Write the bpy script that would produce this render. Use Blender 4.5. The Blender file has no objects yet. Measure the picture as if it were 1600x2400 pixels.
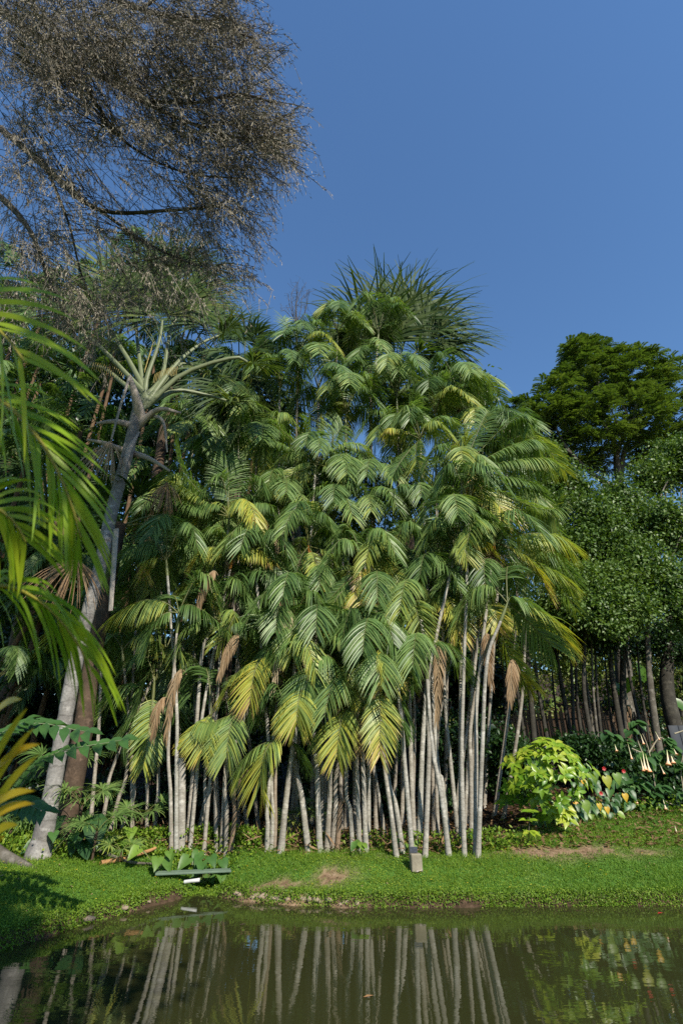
import bpy, math, numpy as np
from mathutils import Vector, Matrix
SC = bpy.context.scene
COL = SC.collection
R = math.radians
# ------------------------------------------------------------------ camera, sky, sun, exposure
PITCH = R(26.57); CAM = np.array([0.0, 0.0, 1.6]); FPX = 1200.0
cd = bpy.data.cameras.new('camera'); cam = bpy.data.objects.new('camera', cd); COL.objects.link(cam)
cam.location = CAM; cam.rotation_euler = (R(90) + PITCH, 0, 0)
cd.sensor_fit = 'HORIZONTAL'; cd.sensor_width = 24; cd.lens = 18
cd.clip_start = 0.05; cd.clip_end = 1500
cd.dof.use_dof = True; cd.dof.focus_distance = 10.5; cd.dof.aperture_fstop = 2.6
SC.camera = cam
SUN = np.array([0.36, -0.68, 0.62]); SUN /= np.linalg.norm(SUN)
SUN_EL = math.asin(SUN[2]); SUN_AZ = math.atan2(SUN[0], SUN[1])
w = bpy.data.worlds.new('World'); SC.world = w; w.use_nodes = True
nt = w.node_tree; bg = nt.nodes['Background']
sky = nt.nodes.new('ShaderNodeTexSky'); sky.sky_type = 'NISHITA'; sky.sun_disc = False
sky.sun_elevation = SUN_EL; sky.sun_rotation = SUN_AZ
sky.altitude = 0; sky.air_density = 1.6; sky.dust_density = 0.0; sky.ozone_density = 10.0
nt.links.new(sky.outputs[0], bg.inputs[0]); bg.inputs[1].default_value = 0.115
sl = bpy.data.lights.new('sun', 'SUN'); sl.energy = 5.0; sl.angle = R(0.53); sl.color = (1.0, 0.93, 0.80)
so = bpy.data.objects.new('sun', sl); COL.objects.link(so)
so.rotation_euler = Vector(-SUN).to_track_quat('-Z', 'Y').to_euler(); so.location = (20, -30, 40)
SC.view_settings.view_transform = 'Standard'; SC.view_settings.look = 'None'
SC.view_settings.exposure = 0.5; SC.view_settings.gamma = 1.0; SC.view_settings.use_curve_mapping = False
cy = SC.cycles
cy.max_bounces = 6; cy.diffuse_bounces = 3; cy.glossy_bounces = 3; cy.transmission_bounces = 3; cy.transparent_max_bounces = 4
cy.caustics_reflective = False; cy.caustics_refractive = False
cy.use_denoising = False
rng = np.random.default_rng(11)
K = 1.0
# ------------------------------------------------------------------ geometry helpers
cp_, sp_ = math.cos(PITCH), math.sin(PITCH)
def ray(px, py):
    x = (px - 800) / FPX; y = (1200 - py) / FPX
    return np.array([x, cp_ - y * sp_, sp_ + y * cp_])
def P(px, py, Y):                       # the point seen at that place of the photograph, Y metres ahead
    d = ray(px, py); return CAM + d * (Y / d[1])
def Pt(px, py, t):
    return CAM + ray(px, py) * t
def tdepth(p): return (p[1]) * cp_ + (p[2] - 1.6) * sp_
def nrm(v):
    v = np.asarray(v, float); n = np.linalg.norm(v, axis=-1, keepdims=True); return v / np.maximum(n, 1e-9)
def sstep(a, b, x):
    t = np.clip((x - a) / (b - a), 0, 1); return t * t * (3 - 2 * t)
_g = np.random.default_rng(5).uniform(-1, 1, (64, 64))
def vnoise(x, y):
    x = np.asarray(x, float); y = np.asarray(y, float)
    xi = np.floor(x).astype(int); yi = np.floor(y).astype(int); fx = x - xi; fy = y - yi
    fx = fx * fx * (3 - 2 * fx); fy = fy * fy * (3 - 2 * fy)
    g = lambda a, b: _g[a % 64, b % 64]
    return (g(xi, yi) * (1 - fx) + g(xi + 1, yi) * fx) * (1 - fy) + (g(xi, yi + 1) * (1 - fx) + g(xi + 1, yi + 1) * fx) * fy
# far bank of the pond (x, y), and the left bank that comes towards the camera
SHORE = np.array([(-4.6, 0.5), (-4.3, 3.5), (-3.75, 5.4), (-3.33, 6.39), (-2.85, 7.5), (-2.35, 8.45), (-2.05, 8.95), (-1.8, 8.85), (-1.35, 8.5),
                  (-0.7, 8.3), (0.0, 8.14), (0.8, 8.13), (2.0, 8.2), (3.5, 8.23), (5.2, 8.25), (8.0, 8.3), (13.0, 8.6)])
def dshore(x, y):                       # signed distance to the pond edge, positive on land
    x = np.asarray(x, float); y = np.asarray(y, float); best = np.full(x.shape, 1e9); sg = np.ones(x.shape)
    for i in range(len(SHORE) - 1):
        a, b = SHORE[i], SHORE[i + 1]; ab = b - a
        t = np.clip(((x - a[0]) * ab[0] + (y - a[1]) * ab[1]) / (ab @ ab), 0, 1)
        dx = x - a[0] - t * ab[0]; dy = y - a[1] - t * ab[1]; d = np.hypot(dx, dy)
        s = np.where(ab[0] * (y - a[1]) - ab[1] * (x - a[0]) > 0, 1.0, -1.0)
        m = d < best; best = np.where(m, d, best); sg = np.where(m, s, sg)
    return best * sg
def ground(x, y):
    x = np.asarray(x, float); y = np.asarray(y, float)
    d = dshore(x, y) + 0.05 * vnoise(x * 3.1, y * 3.1)
    base = 0.13 * sstep(-0.03, 0.10, d) + 0.24 * sstep(0.05, 1.0, d) - 0.45 * sstep(0.0, -0.5, d)
    sl_ = 0.05 + 0.155 * sstep(1.6, 4.2, x)
    h = base + np.where(d > 0, sl_ * np.maximum(0, d - 0.7), 0) * (1 - 0.6 * sstep(7, 12, d))
    h = h + np.where(d > 0, 0.025 * vnoise(x * 1.7, y * 1.7) + 0.012 * vnoise(x * 6, y * 6), 0) * sstep(0, .3, d)
    h = h - 0.26 * np.exp(-((x + 1.98) / 0.22) ** 2) * sstep(8.5, 8.8, y) * (1 - sstep(9.5, 10.0, y)) * sstep(-.1, .1, d)   # drain inlet
    h = h + .18 * np.exp(-((x + 2.2) / .9) ** 2 - ((y - 9.6) / .42) ** 2)
    h = h + 3.0 * sstep(20, 34, y) + 5.0 * sstep(34, 80, y)
    return h
def G(x, y): return np.array([x, y, float(ground(x, y))])
def Pg(px, py, y0=6.0, y1=16.0):        # where the sight line at that pixel meets the ground
    Y = y0
    while Y < y1:
        p = P(px, py, Y)
        if p[2] <= ground(p[0], p[1]): return p
        Y += 0.02
    return P(px, py, y1)
class Geo:
    def __init__(s): s.V = []; s.Q = []; s.T = []; s.C = []; s.n = 0
    def add(s, V, Q=None, T=None, C=None):
        V = np.asarray(V, float).reshape(-1, 3); n = len(V)
        if Q is not None and len(Q): s.Q.append(np.asarray(Q).reshape(-1, 4) + s.n)
        if T is not None and len(T): s.T.append(np.asarray(T).reshape(-1, 3) + s.n)
        if C is None: C = np.tile([0, 0.5, 0, 1.0], (n, 1))
        s.V.append(V); s.C.append(np.asarray(C, float).reshape(-1, 4)); s.n += n
        return s
    def mesh(s, name, mats, origin=(0, 0, 0), smooth=True):
        V = np.concatenate(s.V) - np.asarray(origin); C = np.concatenate(s.C)
        Q = np.concatenate(s.Q) if s.Q else np.zeros((0, 4), int); T = np.concatenate(s.T) if s.T else np.zeros((0, 3), int)
        me = bpy.data.meshes.new(name)
        me.vertices.add(len(V)); me.vertices.foreach_set('co', V.astype(np.float32).ravel())
        me.loops.add(len(Q) * 4 + len(T) * 3)
        me.loops.foreach_set('vertex_index', np.concatenate([Q.ravel(), T.ravel()]).astype(np.int32))
        me.polygons.add(len(Q) + len(T))
        st = np.concatenate([np.arange(len(Q)) * 4, len(Q) * 4 + np.arange(len(T)) * 3]).astype(np.int32)
        me.polygons.foreach_set('loop_start', st)
        me.polygons.foreach_set('use_smooth', np.full(len(Q) + len(T), smooth))
        me.update(calc_edges=True)
        a = me.color_attributes.new('lf', 'FLOAT_COLOR', 'POINT'); a.data.foreach_set('color', C.astype(np.float32).ravel())
        for m in (mats if isinstance(mats, (list, tuple)) else [mats]): me.materials.append(m)
        me.validate()
        return me
def obj(name, data, parent=None, loc=(0, 0, 0), **kw):
    o = bpy.data.objects.new(name, data); COL.objects.link(o); o.location = loc
    if parent is not None: o.parent = parent
    for k, v in kw.items(): o[k] = v
    return o
def thing(name, label, cat, loc, group=None):
    o = obj(name, None, None, loc); o.empty_display_size = 0.2; o['label'] = label; o['category'] = cat
    if group: o['group'] = group
    return o
def tag(o, label, cat, group=None):
    o['label'] = label; o['category'] = cat
    if group: o['group'] = group
    return o
def curve(pts, n):                      # smooth curve (Catmull-Rom) through the points
    p = np.asarray(pts, float)
    if len(p) == 2: return p[0] + (p[1] - p[0]) * np.linspace(0, 1, n)[:, None]
    q = np.vstack([2 * p[0] - p[1], p, 2 * p[-1] - p[-2]]); m = len(p) - 1
    u = np.linspace(0, m - 1e-6, n); i = u.astype(int); f = (u - i)[:, None]
    a, b, c, d = q[i], q[i + 1], q[i + 2], q[i + 3]
    return 0.5 * ((2 * b) + (-a + c) * f + (2 * a - 5 * b + 4 * c - d) * f ** 2 + (-a + 3 * b - 3 * c + d) * f ** 3)
def tube(g, pts, rad, ns=8, col=(0, .5, 0, 1), cap=False, squash=1.0):
    pts = np.asarray(pts, float); n = len(pts); rad = np.broadcast_to(rad, (n,))
    t = nrm(np.gradient(pts, axis=0)); up = np.array([0.13, 0.9, 0.31])
    a = nrm(np.cross(t, up)); b = np.cross(t, a)
    th = np.linspace(0, 2 * np.pi, ns, endpoint=False)
    V = pts[:, None] + rad[:, None, None] * (a[:, None] * np.cos(th)[None, :, None] + squash * b[:, None] * np.sin(th)[None, :, None])
    i = np.arange(n - 1)[:, None] * ns; j = np.arange(ns)[None]; k = (j + 1) % ns
    Q = np.stack([i + j, i + k, i + k + ns, i + j + ns], -1).reshape(-1, 4)
    s = np.concatenate([[0], np.cumsum(np.linalg.norm(np.diff(pts, axis=0), axis=1))])
    C = np.zeros((n, ns, 4)); C[:] = col; C[:, :, 0] = s[:, None]
    T = None
    V = V.reshape(-1, 3); C = C.reshape(-1, 4)
    if cap:
        V = np.vstack([V, pts[-1:]]); C = np.vstack([C, [*C[-1][:3], 1]])
        T = np.array([[(n - 1) * ns + q, (n - 1) * ns + (q + 1) % ns, n * ns] for q in range(ns)])
    g.add(V, Q, T, C)
def box(g, c, sx, sy, sz, rot=None, col=None, bev=0.0):
    x, y, z = sx / 2, sy / 2, sz / 2; b = min(bev, x * .9, y * .9, z * .9)
    if b <= 0:
        V = np.array([(i * x, j * y, k * z) for k in (-1, 1) for j in (-1, 1) for i in (-1, 1)])
        Q = [(0, 2, 3, 1), (4, 5, 7, 6), (0, 1, 5, 4), (2, 6, 7, 3), (0, 4, 6, 2), (1, 3, 7, 5)]
        F = [Q, None]
    else:
        bm = __import__('bmesh').new(); bm_ = __import__('bmesh')
        bm_.ops.create_cube(bm, size=1.0)
        for v in bm.verts: v.co = (v.co.x * sx, v.co.y * sy, v.co.z * sz)
        bm_.ops.bevel(bm, geom=bm.edges[:], offset=b, segments=1, affect='EDGES')
        V = np.array([v.co[:] for v in bm.verts]); bm.verts.index_update()
        F = [[[v.index for v in f.verts] for f in bm.faces if len(f.verts) == 4], [[v.index for v in f.verts] for f in bm.faces if len(f.verts) == 3]]
        bm.free()
    if rot is not None: V = V @ np.array(rot).T
    g.add(V + np.asarray(c), F[0], F[1], None if col is None else np.tile(col, (len(V), 1)))
def rotz(a): c, s = math.cos(a), math.sin(a); return np.array([[c, -s, 0], [s, c, 0], [0, 0, 1.]])
# ------------------------------------------------------------------ materials
def mat(name):
    m = bpy.data.materials.new(name); m.use_nodes = True; t = m.node_tree; b = t.nodes['Principled BSDF']; return m, t, b
def N(t, typ, **kw):
    n = t.nodes.new(typ)
    for k, v in kw.items(): setattr(n, k, v)
    return n
def L(t, a, b): t.links.new(a, b)
def ramp(t, fac, stops, interp='LINEAR'):
    r = N(t, 'ShaderNodeValToRGB'); r.color_ramp.interpolation = interp; e = r.color_ramp.elements
    e[0].position, e[0].color = stops[0][0], (*stops[0][1], 1); e[1].position, e[1].color = stops[-1][0], (*stops[-1][1], 1)
    for p, c in stops[1:-1]: x = e.new(p); x.color = (*c, 1)
    L(t, fac, r.inputs[0]); return r.outputs[0]
def mth(t, op, a, b=0.0, c=None, clamp=False):
    n = N(t, 'ShaderNodeMath', operation=op); n.use_clamp = clamp
    for i, v in enumerate((a, b) if c is None else (a, b, c)):
        if hasattr(v, 'links') or isinstance(v, bpy.types.NodeSocket): L(t, v, n.inputs[i])
        else: n.inputs[i].default_value = v
    return n.outputs[0]
def mixc(t, f, a, b, mode='MIX'):
    n = N(t, 'ShaderNodeMix', data_type='RGBA', blend_type=mode)
    for s, v in ((0, f), (6, a), (7, b)):
        if isinstance(v, bpy.types.NodeSocket): L(t, v, n.inputs[s])
        else: n.inputs[s].default_value = v if s == 0 else (*v, 1)
    return n.outputs[2]
def noise(t, sc, det=3, rough=.55, vec=None, coord='Object'):
    n = N(t, 'ShaderNodeTexNoise'); n.inputs['Scale'].default_value = sc; n.inputs['Detail'].default_value = det; n.inputs['Roughness'].default_value = rough
    if vec is None:
        c = N(t, 'ShaderNodeTexCoord'); vec = c.outputs[coord]
    L(t, vec, n.inputs['Vector']); return n.outputs[0]
def lf(t):
    a = N(t, 'ShaderNodeAttribute', attribute_name='lf'); s = N(t, 'ShaderNodeSeparateColor'); L(t, a.outputs['Color'], s.inputs[0])
    return s.outputs[0], s.outputs[1], s.outputs[2]
def oattr(t, name):
    return N(t, 'ShaderNodeAttribute', attribute_name=name, attribute_type='OBJECT').outputs['Fac']
def bump(t, b, h, st=.3, dist=.01):
    n = N(t, 'ShaderNodeBump'); n.inputs['Strength'].default_value = st; n.inputs['Distance'].default_value = dist
    L(t, h, n.inputs['Height']); L(t, n.outputs[0], b.inputs['Normal'])
def leafy(name, stops, trans=.35, rough=.35, spec=.5, tint=(1.25, 1.3, .5), age_from_tip=.0, stalk=(.16, .17, .05), rrand=.35, tipb=0):
    """A leaf: colour by the 'age' of its object plus a random part, light shining through."""
    m, t, b = mat(name); r, g, bb = lf(t)
    age = oattr(t, 'age')
    tipy = mth(t, 'MULTIPLY', mth(t, 'POWER', r, 2.0), mth(t, 'MULTIPLY', age, age_from_tip))
    if tipb: tipy = mth(t, 'ADD', tipy, mth(t, 'MULTIPLY', mth(t, 'POWER', bb, 5.0), mth(t, 'MULTIPLY', age, tipb)))
    f = mth(t, 'ADD', mth(t, 'ADD', age, tipy), mth(t, 'MULTIPLY', mth(t, 'SUBTRACT', g, .5), rrand), clamp=True)
    c = ramp(t, f, stops)
    n = noise(t, 3.0, 2); c = mixc(t, mth(t, 'MULTIPLY', n, .35), c, (.02, .03, .01), 'MIX') if False else c
    hs = N(t, 'ShaderNodeHueSaturation'); L(t, c, hs.inputs['Color']); L(t, mth(t, 'ADD', .72, mth(t, 'MULTIPLY', n, .55)), hs.inputs['Value'])
    c = hs.outputs[0]
    isst = mth(t, 'GREATER_THAN', g, 1.5); c = mixc(t, isst, c, stalk)
    L(t, c, b.inputs['Base Color']); b.inputs['Roughness'].default_value = rough; b.inputs['Specular IOR Level'].default_value = spec
    tr = N(t, 'ShaderNodeBsdfTranslucent'); L(t, mixc(t, 1.0, c, tint, 'MULTIPLY'), tr.inputs[0])
    mx = N(t, 'ShaderNodeMixShader'); mx.inputs[0].default_value = trans
    L(t, b.outputs[0], mx.inputs[1]); L(t, tr.outputs[0], mx.inputs[2]); L(t, mx.outputs[0], t.nodes['Material Output'].inputs[0])
    return m
M = {}
PALM_STOPS = [(0, (.05, .105, .022)), (.22, (.14, .235, .06)), (.42, (.21, .295, .08)), (.62, (.36, .39, .065)), (.78, (.50, .44, .06)), (.9, (.42, .28, .10)), (1, (.26, .17, .09))]
M['palm'] = leafy('palm_leaf', PALM_STOPS, .34, .47, .6, age_from_tip=.4, tipb=.4)
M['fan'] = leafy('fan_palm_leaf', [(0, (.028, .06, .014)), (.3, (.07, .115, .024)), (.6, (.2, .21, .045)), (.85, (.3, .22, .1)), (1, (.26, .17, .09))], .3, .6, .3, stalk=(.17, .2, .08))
M['near'] = leafy('near_palm_leaf', [(0, (.09, .2, .015)), (.35, (.24, .38, .02)), (.6, (.42, .46, .03)), (.8, (.62, .40, .02)), (1, (.62, .25, .02))], .45, .4, .35, age_from_tip=.25, stalk=(.4, .36, .06), rrand=.2)
M['dead'] = leafy('dry_frond', [(0, (.20, .12, .06)), (.5, (.34, .24, .14)), (1, (.5, .4, .27))], .12, .7, .2, stalk=(.3, .22, .13))
M['bush'] = leafy('bush_leaf', [(0, (.05, .13, .015)), (.35, (.13, .27, .02)), (.65, (.27, .38, .03)), (1, (.5, .5, .07))], .38, .36, .5, rrand=.15)
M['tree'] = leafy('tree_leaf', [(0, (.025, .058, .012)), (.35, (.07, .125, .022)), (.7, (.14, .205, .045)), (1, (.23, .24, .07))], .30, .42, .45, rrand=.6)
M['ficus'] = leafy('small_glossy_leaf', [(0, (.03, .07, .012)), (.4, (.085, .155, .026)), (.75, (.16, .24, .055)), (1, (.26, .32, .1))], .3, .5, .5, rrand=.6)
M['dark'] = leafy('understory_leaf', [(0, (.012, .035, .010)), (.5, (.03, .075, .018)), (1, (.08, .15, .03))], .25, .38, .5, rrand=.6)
M['heart'] = leafy('broad_glossy_leaf', [(0, (.025, .07, .022)), (.4, (.06, .14, .03)), (.7, (.2, .30, .03)), (.85, (.55, .33, .02)), (1, (.5, .12, .02))], .28, .42, .45, rrand=.1)
M['cover'] = leafy('ground_cover_leaf', [(0, (.055, .125, .012)), (.4, (.15, .25, .022)), (.7, (.29, .34, .04)), (1, (.42, .36, .10))], .35, .5, .25, tint=(1.1, 1.2, .4), rrand=.5)
def flower(name, c, tr=.3):
    m, t, b = mat(name); L(t, mixc(t, noise(t, 8), c, tuple(x * .6 for x in c)), b.inputs['Base Color']); b.inputs['Roughness'].default_value = .5
    return m
M['red'] = flower('red_flower', (.5, .03, .03)); M['yellow'] = flower('yellow_flower', (.75, .55, .03)); M['white'] = flower('white_petal', (.8, .78, .7))
def trumpet_mat():
    m, t, b = mat('trumpet_flower'); r, g, bb = lf(t)
    L(t, ramp(t, bb, [(0, (.22, .3, .06)), (.3, (.62, .58, .32)), (.7, (.75, .6, .42)), (.9, (.78, .5, .3)), (1, (.6, .22, .07))]), b.inputs['Base Color']); return m
M['trumpet'] = trumpet_mat()
def bark(name, c1, c2, c3, rings=True, ringsc=9.0, sc=1.0, rough=.85, ring_c=(.05, .04, .03), ringmix=.3):
    m, t, b = mat(name); r, g, bb = lf(t)
    n1 = noise(t, 3.5 * sc, 4); n2 = noise(t, 28 * sc, 4, .65); n3 = noise(t, 9 * sc, 3, .6)
    c = ramp(t, n1, [(.3, c1), (.55, c2), (.75, c3)])
    c = mixc(t, mth(t, 'MULTIPLY', ramp(t, n2, [(.42, (0, 0, 0)), (.62, (1, 1, 1))]), .45), c, tuple(x * .5 for x in c1))
    c = mixc(t, mth(t, 'MULTIPLY', ramp(t, n3, [(.55, (0, 0, 0)), (.72, (1, 1, 1))]), .5), c, tuple(min(.8, x * 1.45) for x in c3))
    c = mixc(t, mth(t, 'MULTIPLY', oattr(t, 'brown'), .75), c, (.17, .10, .05))
    h = n2
    if rings:
        ph = mth(t, 'FRACT', mth(t, 'ADD', mth(t, 'MULTIPLY', r, ringsc), mth(t, 'MULTIPLY', n1, 1.1)))
        line = ramp(t, ph, [(0, (1, 1, 1)), (.07, (.9, .9, .9)), (.14, (0, 0, 0))])
        c = mixc(t, mth(t, 'MULTIPLY', line, ringmix), c, ring_c); h = mth(t, 'SUBTRACT', n2, mth(t, 'MULTIPLY', line, ringmix * 1.6))
    L(t, c, b.inputs['Base Color']); b.inputs['Roughness'].default_value = rough; b.inputs['Specular IOR Level'].default_value = .2
    bump(t, b, h, .6, .012); return m
M['trunk'] = bark('pale_ringed_trunk', (.23, .22, .185), (.37, .355, .31), (.53, .51, .46), ringsc=12, ringmix=.13)
M['bigtrunk'] = bark('grey_palm_trunk', (.15, .137, .125), (.235, .22, .20), (.34, .32, .295), rings=True, ringsc=4.17)
M['browntrunk'] = bark('brown_trunk', (.05, .035, .025), (.09, .06, .04), (.15, .10, .07), rings=False)
M['bark'] = bark('tree_bark', (.07, .06, .045), (.13, .115, .09), (.22, .2, .17), rings=False)
M['darkbark'] = bark('dark_and_shaded_bark', (.03, .026, .02), (.055, .05, .04), (.10, .09, .07), rings=False)
M['drybark'] = bark('dry_branch_bark', (.05, .042, .034), (.085, .072, .058), (.14, .12, .1), rings=False)
def simple(name, c, rough=.7, var=.3, sc=12, bumpy=.2, spec=.3):
    m, t, b = mat(name); n = noise(t, sc, 5, .6)
    L(t, mixc(t, n, tuple(x * (1 - var) for x in c), tuple(min(.9, x * (1 + var)) for x in c)), b.inputs['Base Color'])
    b.inputs['Roughness'].default_value = rough; b.inputs['Specular IOR Level'].default_value = spec; bump(t, b, n, bumpy, .01); return m
M['shaft'] = simple('orange_crownshaft', (.42, .17, .03), .45); M['gshaft'] = simple('green_crownshaft', (.12, .14, .05), .45)
M['petiole'] = simple('green_grey_petiole', (.15, .175, .09), .5, .25, 6); M['boot'] = simple('dead_leaf_base', (.30, .26, .22), .8, .4, 9, .5)
M['fruit'] = simple('fruit_stalk', (.13, .10, .05), .8)
M['concrete'] = simple('weathered_concrete', (.23, .2, .145), .9, .55, 9, .5)
M['plaque'] = simple('dark_plaque', (.05, .055, .07), .35, .3, 30, .1, .6)
M['plank'] = simple('greenish_board', (.11, .155, .11), .6, .3, 5, .2); M['pipe'] = simple('white_pipe', (.5, .5, .48), .4, .1, 6, .05)
M['stone'] = simple('bank_stone', (.26, .2, .14), .95, .4, 10, .6); M['fence'] = simple('fence_wood', (.13, .085, .05), .85, .5, 6, .4)
M['grey'] = simple('grey_panel', (.035, .04, .048), .7, .2, 3)
M['wood'] = simple('fallen_wood', (.32, .17, .07), .8, .4, 8, .4)
def twigm():
    m, t, b = mat('dry_twigs'); r, g, bb = lf(t)
    c = ramp(t, g, [(0, (.07, .062, .05)), (.4, (.18, .16, .125)), (.75, (.29, .255, .19)), (1, (.38, .33, .25))])
    L(t, c, b.inputs['Base Color']); b.inputs['Roughness'].default_value = .8; b.inputs['Specular IOR Level'].default_value = .15; return m
M['twig'] = twigm()
def groundm():
    m, t, b = mat('ground_soil_and_grass'); tc = N(t, 'ShaderNodeTexCoord'); v = tc.outputs['Object']; r, g, bb = lf(t)
    n1 = noise(t, 1.2, 4, .6, v); n2 = noise(t, 14, 5, .65, v); n3 = noise(t, 60, 3, .6, v)
    soil = ramp(t, n2, [(.3, (.10, .062, .035)), (.5, (.22, .145, .085)), (.72, (.33, .235, .15))])
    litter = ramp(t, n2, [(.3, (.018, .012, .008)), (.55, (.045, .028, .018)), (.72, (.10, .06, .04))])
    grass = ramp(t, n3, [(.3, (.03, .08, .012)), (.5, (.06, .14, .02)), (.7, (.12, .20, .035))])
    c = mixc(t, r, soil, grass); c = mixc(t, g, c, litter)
    L(t, c, b.inputs['Base Color']); b.inputs['Roughness'].default_value = .95; b.inputs['Specular IOR Level'].default_value = .1
    bump(t, b, mth(t, 'ADD', n2, mth(t, 'MULTIPLY', n3, .5)), .8, .03); return m
M['ground'] = groundm()
def waterm():
    m, t, b = mat('murky_pond_water'); v = N(t, 'ShaderNodeTexCoord').outputs['Object']
    n = noise(t, .35, 2, .5, v)
    L(t, mixc(t, n, (.022, .024, .008), (.040, .042, .014)), b.inputs['Base Color'])
    b.inputs['Roughness'].default_value = .015; b.inputs['IOR'].default_value = 1.38; b.inputs['Specular IOR Level'].default_value = .75
    mp = N(t, 'ShaderNodeMapping'); L(t, v, mp.inputs[0]); mp.inputs['Scale'].default_value = (1.0, 2.2, 1)
    r1 = noise(t, 3.2, 3, .5, mp.outputs[0]); bump(t, b, r1, .055, .02)
    return m
M['water'] = waterm()
# ------------------------------------------------------------------ land, water, far hill
def bare(x, y):     # 1 where the turf is worn to bare soil
    f = np.exp(-(((x - 2.9) / .7) ** 2 + ((y - 9.45) / .28) ** 2)) * 1.1 + np.exp(-(((x - 4.2) / .9) ** 2 + ((y - 9.35) / .22) ** 2)) + .8 * np.exp(-(((x + .9) / .8) ** 2 + ((y - 8.6) / .18) ** 2)) \
        + .7 * np.exp(-(((x + .1) / .35) ** 2 + ((y - 8.75) / .3) ** 2)) + .5 * np.exp(-(((x - .9) / 1.1) ** 2 + ((y - 9.3) / .18) ** 2))
    return np.clip(f * (1.0 + .9 * vnoise(x * 5, y * 7) + .5 * vnoise(x * 13, y * 15)) - .1 + .35 * np.clip(vnoise(x * 1.9 + 9, y * 3.1) - .45, 0, 1), 0, 1)
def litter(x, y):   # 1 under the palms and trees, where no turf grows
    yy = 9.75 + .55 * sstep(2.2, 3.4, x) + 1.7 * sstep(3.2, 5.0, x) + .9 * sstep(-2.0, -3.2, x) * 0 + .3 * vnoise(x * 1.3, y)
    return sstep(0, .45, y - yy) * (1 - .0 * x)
def land():
    xs = np.unique(np.concatenate([np.linspace(-9, 10, 257), -9 - np.geomspace(.3, 290, 22), 10 + np.geomspace(.3, 290, 22)]))
    ys = np.unique(np.concatenate([np.linspace(2, 14, 170), np.linspace(14, 30, 33), 30 + np.geomspace(1, 370, 20), 2 - np.geomspace(.3, 90, 14)]))
    X, Y = np.meshgrid(xs, ys); Z = ground(X, Y); back = Y < 0.5
    Z = np.where(back, 0.35 + 0 * Z, Z)
    # near shore behind and under the camera
    near = sstep(1.2, 0.4, Y); Z = np.where(Y < 1.3, Z * (1 - near) + .35 * near, Z)
    n, m_ = X.shape; V = np.stack([X, Y, Z], -1).reshape(-1, 3)
    i = np.arange(n - 1)[:, None] * m_; j = np.arange(m_ - 1)[None]
    Q = np.stack([i + j, i + j + 1, i + j + 1 + m_, i + j + m_], -1).reshape(-1, 4)
    x, y = V[:, 0], V[:, 1]; C = np.zeros((len(V), 4)); C[:, 3] = 1
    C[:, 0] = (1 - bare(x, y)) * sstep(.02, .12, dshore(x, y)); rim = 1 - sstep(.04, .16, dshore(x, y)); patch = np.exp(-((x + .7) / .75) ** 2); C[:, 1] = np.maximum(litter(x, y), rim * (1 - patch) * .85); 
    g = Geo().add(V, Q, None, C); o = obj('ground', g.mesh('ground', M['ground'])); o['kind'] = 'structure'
    g = Geo(); xs = np.linspace(-7, 14, 22); ys = np.linspace(.3, 9.6, 14); X, Y = np.meshgrid(xs, ys)
    V = np.stack([X, Y, 0 * X], -1).reshape(-1, 3); n, m_ = X.shape; i = np.arange(n - 1)[:, None] * m_; j = np.arange(m_ - 1)[None]
    Q = np.stack([i + j, i + j + 1, i + j + 1 + m_, i + j + m_], -1).reshape(-1, 4)
    o = obj('pond_water', Geo().add(V, Q).mesh('pond_water', M['water'])); o['kind'] = 'structure'
land()
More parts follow.
